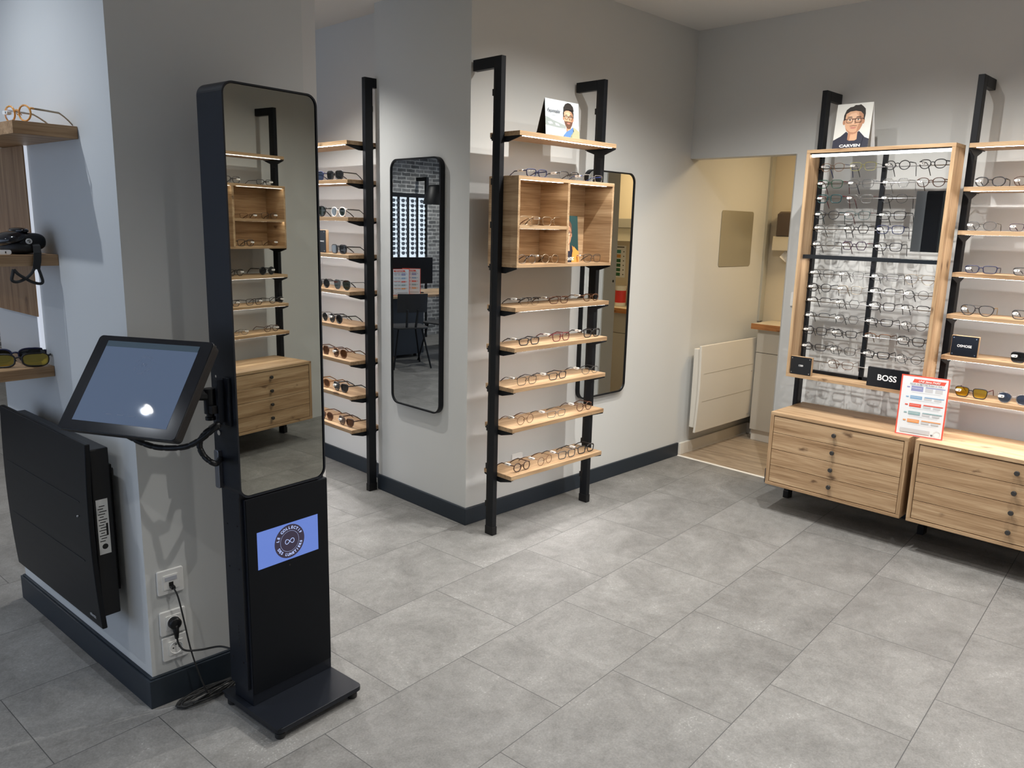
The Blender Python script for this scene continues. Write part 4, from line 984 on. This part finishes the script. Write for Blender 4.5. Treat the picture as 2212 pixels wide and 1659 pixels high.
# ================================================================== radiators
def radiator(M, w_, h_, t0, mat, dark, label, txt_mat, sticker=False):
    t = thing('panel_radiator', label, 'radiator', M=M)
    # front shell: curved panel, local x right, y 0 = wall, z up
    n = 12; prof = []
    for k in range(n+1):
        z = h_*k/n; prof.append((-t0-.010*math.sin(PI*(.15+.85*k/n))+.012*(1-k/n)**2, z))
    back = [(p[0]+.016, p[1]) for p in reversed(prof)]
    mb = MB(); mb.prism(prof+back, 0, w_, 'x'); obj('front_panel', mb, mat, t, bevel=.003)
    mb = MB(); mb.box(.02, w_-.02, -t0+.018, -.03, .03, h_-.025); obj('body', mb, dark, t, bevel=.004)
    mb = MB(); mb.box(.08, w_-.08, -.03, -.001, .08, h_-.10); obj('wall_bracket', mb, dark, t)
    mb = MB()
    for f in (.36, .68):
        z = h_*f; yy = -t0-.010*math.sin(PI*(.15+.85*f))+.012*(1-f)**2
        mb.box(.045, w_-.06, yy-.0012, yy+.001, z-.0012, z+.0012)
    obj('groove', mb, plain('groove_dark_'+mat.name, tuple(c*.55 for c in mat.diffuse_color[:3]) if False else ((.009, .010, .012) if dark is not WHTM else (.42, .39, .33)), .5), t)
    mb = MB(); z = .032; yy = -t0-.010*math.sin(PI*.2)+.012*.9
    flat_text(mb, 'atlantic', .016, w_-.055, z, yy-.0022, bold=.0002); obj('maker_lettering', mb, txt_mat, t)
    mb = MB(); mb.cyl((w_-.075, -t0-.008, h_*.60), (w_-.075, -t0-.0115, h_*.60), .003, 10); obj('indicator', mb, txt_mat, t)
    return t
wv = (B0-A0).normalized(); ang = math.atan2(wv.y, wv.x)+PI      # facing -y, local x runs from far end to the corner
nv = Vector((wv.y, -wv.x)); nv = nv if nv.y < 0 else -nv
def WB(wd, d, z): p = A0+wv*wd+nv*d; return Vector((p.x, p.y, z))
BLKR = plain('black_enamel_radiator', (.004, .005, .007), .38, spec=.22, bump=.05, bscale=800)
rd = radiator(T3(tuple(WB(.845, -.012, .275)), ang), .735, .607, .105, BLKR, BLKP, 'large black panel radiator on the left wall below the shelves', plain('grey_letter', (.45, .45, .45), .5))
mb = MB(); mb.box(.7155, .7165, -.080, -.045, .24, .42, 0)
for k in range(14): mb.box(.7166, .7168, -.076+.004*(k % 2), -.060+.005*(k % 3), .282+k*.0088, .2848+k*.0088, 1)
mb.box(.7166, .7168, -.055, -.049, .30, .34, 1)
mb.cyl((.7166, -.062, .265), (.7169, -.062, .265), .009, 14, 1)
obj('rating_label', mb, [WHTP, SEAM], rd)
radiator(U_C @ T3((2.047, .0, .172)), .785, .613, .100, WHTM, WHTM, 'cream white panel radiator on the wall inside the kitchen opening', plain('grey_letter', (.45, .45, .45), .5))

# ================================================================== shelves on the left wall
LWM = T3(tuple(WB(0, -.014, 0)), ang)     # local x negative = further left, y 0 = wall
LWO = oak('x', (.98, .92, .86), 'walnut_oak_'); LWZ = oak('z', (.72, .62, .52), 'dark_oak_')
LWY = oak('y', (.98, .92, .86), 'walnut_oak_')
for (xe, zt, l, dd) in ((-.244, 1.817, 'thick oak wall shelf highest on the left, carrying amber glasses', .173), (-.478, 1.431, 'thick oak wall shelf in the middle left, carrying the goggles', .178), (-.600, 1.045, 'thick oak wall shelf lowest on the left, above the radiator', .176)):
    mb = MB(); mb.box(-.62, 0, -dd, 0, -.036, 0)
    o = obj('thick_shelf', mb, LWY, None, bevel=.001); o.matrix_world = LWM @ T3((xe, 0, zt)); tag(o, l, 'shelf', 'thick oak shelves on the left wall')
for (xe, z0, z1, l) in ((-.662, 1.4315, 1.7805, 'vertical oak panel between the two upper left shelves'), (-.668, 1.21, 1.3945, 'vertical oak panel hanging below the goggles shelf')):
    mb = MB(); mb.box(-.40, 0, -.014, -.010, z0, z1)
    o = obj('wood_panel', mb, LWZ, None, bevel=.001); o.matrix_world = LWM @ T3((xe, 0, 0)); tag(o, l, 'panel', 'oak panels between the left shelves')
mb = MB(); mb.box(-.022, .0, -.010, -.0, 1.0455, 1.7805)  # added glowing strip in place of the brightly lit wall gap beside the panels
o = obj('lit_gap_glow', mb, emis('white_gap_glow', (.82, .88, 1), .62), None); o.matrix_world = LWM @ T3((-.664, 0, 0)); tag(o, 'white glowing strip standing in for the lit wall gap beside the left oak panels', 'glowing strip')
put_specs(LWM, -.300, -.140, 1.817, ('round', 'amber', BO, LENSC, 'pale gold'), 'amber round glasses on the highest thick shelf at the left', None, yaw=.25, tag_side='lens')
put_specs(LWM, -.640, -.095, 1.045, ('sport', 'black', BO, LENSO), 'black sports sunglasses with amber mirror lenses on the lowest left shelf', None, 'sunglasses', 'sunglasses', yaw=1.12, sc=1.1, tag_side='none')
put_specs(LWM, -.700, -.085, 1.052, ('sport', 'navy', BO, LENSD), 'dark sports sunglasses behind the amber mirrored ones on the left shelf', None, 'sunglasses', 'sunglasses', sc=1.15, yaw=1.1, tag_side='none')
# goggles with strap
gt = thing('sports_goggles', 'black sports goggles with a rubber strap hanging over the middle left shelf', 'goggles', M=LWM @ T3((-.500, -.092, 1.4312)) @ Matrix.Diagonal((1, 1.05, 1.0, 1)))
def blob(sx, sy, sz, n=14, m=10, e=2.4, M=None, cut=None):
    b = MB(); vs = []; fs = []
    for i in range(m+1):
        ph = -PI/2+PI*i/m
        for k in range(n):
            th = 2*PI*k/n; c = math.cos(ph)
            f = lambda v, q: math.copysign(abs(v)**(2/q), v)
            vs.append((sx*f(math.cos(th), e)*f(c, e), sy*f(math.sin(th), e)*f(c, e), sz*f(math.sin(ph), e)))
    for i in range(m):
        for k in range(n): l = (k+1) % n; fs.append((i*n+k, i*n+l, (i+1)*n+l, (i+1)*n+k))
    b.add(vs, fs, 0, M); return b
obj('padding', blob(.070, .050, .022, 20, 12, 2.6), RUBR, gt, loc=(-.055, .006, .0225), smooth=True)
obj('visor', blob(.074, .046, .022, 26, 14, 2.3, Matrix.Rotation(.30, 4, 'X')), BLKG, gt, loc=(-.060, -.014, .050), smooth=True)
obj('side_shell', blob(.024, .040, .028, 20, 12, 2.5), BLKP, gt, loc=(-.010, .026, .040), smooth=True)
obj('top_ridge', blob(.060, .020, .010, 18, 10, 2.3), BLKG, gt, loc=(-.055, .008, .074), smooth=True)
mb = MB(); mb.cyl((.0, 0, 0), (.003, 0, 0), .0088, 24); mb.tube([(.0035, -.005, .001), (.0035, .001, .004), (.0035, .004, .0), (.0035, -.001, -.002), (.0035, .003, -.005)], .0012, False, 6, 1); obj('round_badge', mb, [WHTP, SEAM], gt, loc=(.0135, .012, .042))
mb = MB()
def ribbon(pts, hw, th, mb):
    """flat strap along pts, width along local y"""
    n = len(pts); vs = []
    for i, (p, w2) in enumerate(zip(pts, hw)):
        t = (Vector(pts[min(i+1, n-1)])-Vector(pts[max(i-1, 0)])).normalized(); s = Vector((0, 1, 0)); u = t.cross(s).normalized()*th
        p = Vector(p); vs += [p-s*w2-u, p+s*w2-u, p+s*w2+u, p-s*w2+u]
    fs = [(0, 1, 2, 3), (4*n-1, 4*n-2, 4*n-3, 4*n-4)]
    for i in range(n-1):
        for k in range(4): l = (k+1) % 4; fs.append((i*4+k, (i+1)*4+k, (i+1)*4+l, i*4+l))
    mb.add(vs, fs)
ribbon([(.006, .030, .036), (.020, .030, .026), (.029, .028, .006), (.031, .025, -.020), (.031, .020, -.046)], [.010, .010, .0105, .0105, .010], .0020, mb)
mb.tube(arc([(.031, .026, -.044), (.032, .031, -.066), (.032, .034, -.086), (.031, .026, -.092), (.030, .006, -.086), (.030, -.012, -.074), (.030, -.030, -.060), (.026, -.040, -.045)], 42), .0046, False, 8)
mb.tube(arc([(.031, .014, -.044), (.031, .004, -.060), (.030, -.014, -.076), (.030, -.036, -.084), (.028, -.048, -.078), (.026, -.044, -.060), (.024, -.040, -.045)], 42), .0046, False, 8)
obj('strap', mb, RUBR, gt, smooth=False)
mb = MB(); mb.prism(rrect(-.018, .018, 0, .014, .006, 4), -.005, .005, 'y'); mb.box(.002, .005, -.0056, -.005, .004, .010, 1); obj('security_tag', mb, [WHTP, SEAM], gt, loc=(.0, -.052, .0005), rot=(0, 0, 1.2))

# ================================================================== kitchen
mb = MB(); mb.prism(rrect(2.365, 2.810, 1.309, 1.701, .02, 5), 0, .004, 'x')
o = obj('wall_plate', mb, plain('beige_metal_plate', (.36, .34, .27), .35, metal=.4), None, loc=(-.012, 0, 0)); tag(o, 'flat rounded beige plate on the wall inside the kitchen opening', 'wall plate')
WORK = oak('x', (.95, .62, .38), 'worktop_wood_')
mb = MB(); mb.box(.085, 2.19, 2.745, 3.055, .855, .893); tag(obj('worktop', mb, plain('beige_laminate', (.66, .58, .44), .4), bevel=.002), 'beige laminate worktop with a wooden edge in the kitchen', 'worktop')
wk = bpy.data.objects['worktop']; mb = MB(); mb.box(.083, 2.19, 2.738, 2.745, .853, .894); obj('wooden_edge', mb, WORK, wk)
def kcab(x0, x1, label):
    t = thing('base_cabinet', label, 'cabinet', (x0, 2.775, 0), 0, 'grey kitchen base cabinets')
    w_ = x1-x0; KM = plain('grey_beige_laminate', (.50, .47, .41), .45)
    mb = MB(); mb.box(0, w_, .02, .27, .0852, .853); obj('carcass', mb, KM, t)
    mb = MB(); mb.box(.002, w_-.002, 0, .0195, .680, .850); obj('drawer', mb, KM, t, bevel=.0015)
    mb = MB(); mb.box(.002, w_-.002, 0, .0195, .09, .676); d = obj('door', mb, KM, t, bevel=.0015)
    mb = MB(); mb.tube([(w_-.10, 0, .60), (w_-.10, -.018, .60), (w_-.04, -.018, .60), (w_-.04, 0, .60)], .005, False, 8); obj('handle', mb, plain('bronze_handle', (.25, .2, .14), .3, metal=.8), d)
    mb = MB(); mb.box(0, w_, .035, .05, 0.001, .085); obj('plinth', mb, WHTM, t)
kcab(.118, .66, 'grey kitchen base cabinet seen through the opening, beside the white radiator')
kcab(.665, 1.40, 'grey kitchen base cabinet seen in the right wall mirror')
kcab(1.405, 2.15, 'grey kitchen base cabinet in the kitchen\'s far corner')
t = thing('towel_dispenser', 'brown and white paper towel dispenser on the kitchen wall', 'dispenser', (.055, 3.06, 1.425))
mb = MB(); mb.box(.02, .26, -.095, 0, 0, .105); obj('lower_tray', mb, plain('ivory_plastic', (.66, .60, .47), .4), t, bevel=.004)
mb = MB(); mb.box(.045, .26, -.10, 0, .1055, .27); mb.prism([(-.10, .27), (0, .27), (0, .285), (-.07, .285)], .05, .255, 'x'); obj('smoked_cover', mb, plain('smoked_brown_plastic', (.10, .075, .06), .2), t, bevel=.006)
mb = MB(); mb.add([(.10, -.04, 0), (.16, -.05, 0), (.15, -.075, -.03), (.11, -.06, -.06), (.085, -.085, -.045), (.12, -.055, -.085)], [(0, 1, 2), (0, 2, 3), (0, 3, 4), (3, 5, 4), (3, 2, 5)]); obj('paper_sheet', mb, WHTP, t)
mb = MB(); mb.box(1.08, 2.19, 2.74, 3.058, 1.455, 1.565, 0); mb.box(1.06, 2.19, 2.72, 3.058, 1.5652, 1.64, 1)
tag(obj('wall_cabinet', mb, [plain('ivory_laminate', (.62, .57, .45), .45), plain('grey_shelf', (.34, .32, .27), .5)], bevel=.002), 'shallow ivory wall cabinet under a grey ledge, in the right mirror', 'cabinet')
t = thing('colour_chart', 'white chart with green and orange patches on the kitchen wall, in mirror', 'poster', (1.36, 3.058, 1.13))
mb = MB(); mb.box(0, .13, -.002, 0, 0, .28); ch_m = [WHTC, SEAM, PM('chart_green', (.02, .12, .05)), PM('chart_teal', (.05, .25, .22)), PM('chart_orange', (.6, .3, .08))]
mb.box(.02, .11, -.0025, -.002, .262, .27, 1)
for k, c in enumerate([2, 2, 2, 2, 4, 3]): mb.box(.055, .10, -.0026, -.002, .012+k*.04, .042+k*.04, c); mb.box(.018, .028, -.0026, -.002, .022+k*.04, .032+k*.04, 1)
obj('sheet', mb, ch_m, t)
t = thing('round_tub', 'white tub with a red label on the kitchen worktop, in the mirror', 'tub', (1.30, 2.93, .893))
mb = MB(); mb.lathe([(0, 0), (.045, 0), (.047, .004), (.047, .15), (0, .15)], 28); obj('body', mb, WHTP, t, smooth=False)
mb = MB(); mb.lathe([(.0475, .03), (.0475, .135)], 28); obj('red_label', mb, plain('red_label', (.60, .03, .03), .4), t)
mb = MB(); mb.lathe([(0, .175), (.048, .175), (.050, .168), (.050, .150), (0, .1501)], 28); obj('lid', mb, WHTP, t)

# ================================================================== far room seen in the corner mirror
U_B = T3((-5.95, 0, 0), PI/2)    # plane facing +x
t = thing('sunglasses_wall', 'tall backlit panel of black posts holding sunglasses before the brick wall', 'display rack', M=T3((-5.62, -3.55, 0)))
mb = MB(); mb.box(-.06, -.04, -.76, .60, .9, 1.895); obj('lit_panel', mb, emis('white_backlight', (.80, .90, 1), 1.0), t)
mb = MB(); mb.box(-.06, .05, -.78, .62, 1.895, 1.945); obj('black_header', mb, BLACK, t)
for k in range(8):
    y = -.725+.155*k
    mb = MB(); mb.box(-.035, -.005, -.010+y, .010+y, .0, 1.895); obj('post', mb, BLACK, t)
mb = MB(); mb.box(.0, .04, -.72, -.68, 1.945, 2.17); mb.box(-.18, .0, -.72, -.68, 2.12, 2.17); obj('end_arm', mb, BLACK, t)
sgm = None
mbs = MB()
for s in (1, -1):
    P, *_ = rim_pts('panto', s, 16); mbs.tube([(x, y, z) for x, y, z in P], .002, True, 5); n = len(P)
    mbs.add([(x, y, z) for x, y, z in P]+[(s*.0335, .001, .021)], [(i, (i+1) % n, n) for i in range(n)], 1)
    mbs.tube([(s*.058, 0, .034), (s*.058, .09, .034), (s*.055, .13, .005)], .0018, False, 5)
mbs.tube([(-.01, 0, .026), (.01, 0, .026)], .0018, False, 5)
first = None
for c in range(4):
    for r_ in range(12):
        y = -3.738-.155*c; z = 1.145+r_*.062
        if first is None:
            first = obj('sunglasses', mbs, [BLKP, LENSD]); o = first
        else:
            o = first.copy(); COL.objects.link(o)
        o.location = (-5.60, y, z); o.rotation_euler = (0, 0, PI/2)
        hh = ['top', 'second', 'third', 'fourth', 'fifth', 'sixth', 'seventh', 'eighth', 'ninth', 'tenth', 'eleventh', 'lowest'][11-r_]
        tag(o, f'dark sunglasses, {hh} row, {["leftmost", "second", "third", "rightmost"][c]} column, backlit panel in the corner mirror', 'sunglasses', 'sunglasses on the backlit panel')
t = thing('desk', 'oak-topped desk with a dark side, reflected in the corner mirror', 'desk', (-4.62, -3.25, 0))
mb = MB(); mb.box(-.35, .33, -.85, .56, .715, .742); obj('desk_top', mb, OAKY, t, bevel=.002)
mb = MB(); mb.box(-.30, .22, .0, .50, .04, .714); obj('pedestal', mb, plain('dark_pedestal', (.02, .024, .03), .5), t, bevel=.004)
mb = MB(); mb.box(-.30, .25, -.83, -.80, 0, .714); obj('leg', mb, BLACK, t)
mb = MB()
for x in (-.2, .15):
    for y in (.08, .42): mb.cyl((x, y, 0), (x, y, .04), .02, 12)
obj('castor', mb, BLKP, t)
t = thing('monitor', 'black monitor seen from behind on the reflected desk', 'monitor', (-4.60, -3.22, .7425), .25)
mb = MB(); mb.box(-.02, .02, -.27, .27, .11, .42); obj('casing', mb, BLKP, t, bevel=.006)
mb = MB(); mb.box(-.015, .015, -.03, .03, .01, .15); obj('stand', mb, BLKP, t)
mb = MB(); mb.box(-.09, .09, -.12, .12, 0, .012); obj('foot', mb, BLKP, t)
poster(T3((-4.38, -2.90, .7425), PI/2+.2), 'white poster with red border standing on the reflected desk')
poster(T3((-4.42, -3.08, .7425), PI/2+.75), 'narrow second poster beside the first on the reflected desk')
def chair(x, y, rz, label):
    t = thing('dark_chair', label, 'chair', (x, y, 0), rz, 'dark chairs at the desk')
    CM = plain('charcoal_shell', (.025, .027, .032), .5)
    mb = MB(); mb.prism([(p, q) for p, q in rrect(-.20, .20, -.20, .20, .08, 5)], .435, .452, 'z'); obj('seat', mb, CM, t, bevel=.004)
    mb = MB(); n = 10
    vs = []
    for i in range(n+1):
        a = -.9+1.8*i/n
        for z in (.62, .82):
            vs += [(.21*math.sin(a), -.16-.06*math.cos(a)-(z-.62)*.15, z), (.21*math.sin(a), -.172-.06*math.cos(a)-(z-.62)*.15, z)]
    fs = []
    for i in range(n):
        b = i*4; fs += [(b, b+4, b+6, b+2), (b+1, b+3, b+7, b+5), (b+2, b+6, b+7, b+3), (b, b+1, b+5, b+4)]
    fs += [(0, 2, 3, 1), (4*n, 4*n+1, 4*n+3, 4*n+2)]
    mb.add(vs, fs); mb.tube([(-.05, -.17, .45), (-.06, -.235, .65)], .014); mb.tube([(.05, -.17, .45), (.06, -.235, .65)], .014); obj('backrest', mb, CM, t)
    for sx in (-1, 1):
        for sy in (-1, 1):
            mb = MB(); mb.tube([(sx*.13, sy*.13, .44), (sx*.21, sy*.22, .0)], .010, False, 10); obj('leg', mb, BLACK, t)
    return t
chair(-3.98, -2.68, 1.95, 'dark moulded chair in front of the desk, reflected in the corner mirror')
chair(-4.02, -3.25, 1.4, 'dark moulded chair cut by the corner mirror\'s right rim')
t = thing('pendant_lamp', 'black dome pendant lamp reflected at the corner mirror\'s right edge', 'lamp', (-4.4, -3.475, 1.785))
mb = MB(); mb.lathe([(.19, 0), (.185, .03), (.14, .19), (.12, .215), (.03, .225), (0, .225)], 32); mb.lathe([(.187, .001), (.135, .185), (.0, .20)], 32); obj('lamp_shade', mb, BLACK, t, smooth=True)
mb = MB(); mb.lathe([(0, .02), (.05, .03), (.06, .07), (.03, .12), (0, .12)], 20); obj('bulb', mb, emis('lamp_bulb', (1, .92, .8), 20), t)
mb = MB(); mb.tube([(0, 0, .225), (0, 0, CEIL_B-1.80)], .003, False, 6); obj('cord', mb, RUBR, t)

# ================================================================== downlight fittings
DLW = ['recessed downlight above the corner rack, outside the picture', 'recessed downlight above the floor before the left cabinet, outside the picture', 'recessed downlight above the right-hand shelves, outside the picture', 'recessed downlight between kiosk and corner, outside the picture', 'recessed downlight above the sunglasses rack, outside the picture',
       'recessed downlight above the middle of the tiled floor, outside the picture', 'recessed downlight above the rack on the right wall, outside the picture', 'recessed downlight above the thick left wall shelves, outside the picture', 'recessed downlight above the foreground floor, outside the picture', 'round downlight reflected as a bright spot in the touch screen',
       'recessed downlight above the reflected chairs', 'recessed downlight above the reflected desk', 'recessed downlight above the reflected sunglasses panel']
for i, (x, y, z, p, c, a) in enumerate(SPOTS):
    t = thing('downlight', DLW[i], 'ceiling light', (x, y, z), 0, 'recessed ceiling downlights')
    mb = MB(); mb.lathe([(.046, -.001), (.050, -.006), (.044, -.010), (.034, -.010), (.030, -.001)], 28); obj('trim_ring', mb, WHTP, t)
    mb = MB(); mb.lathe([(0, -.002), (.030, -.002)], 24); obj('diffuser', mb, emis('downlight_glow', (1, .97, .92), 25), t)
# shopfront glazing bars
mb = MB()
for x in (-3.7, -1.65, .4, 2.45): mb.box(x, x+.05, FY0-.08, FY0-.02, 0, 2.6)
mb.box(-3.7, 2.5, FY0-.08, FY0-.02, 0, .12)
f_ = struct(obj('window_1', mb, BLACK))
mb = MB(); mb.box(-3.65, 2.45, FY0-.055, FY0-.05, .12, 2.6); obj('pane', mb, LENSC, f_)
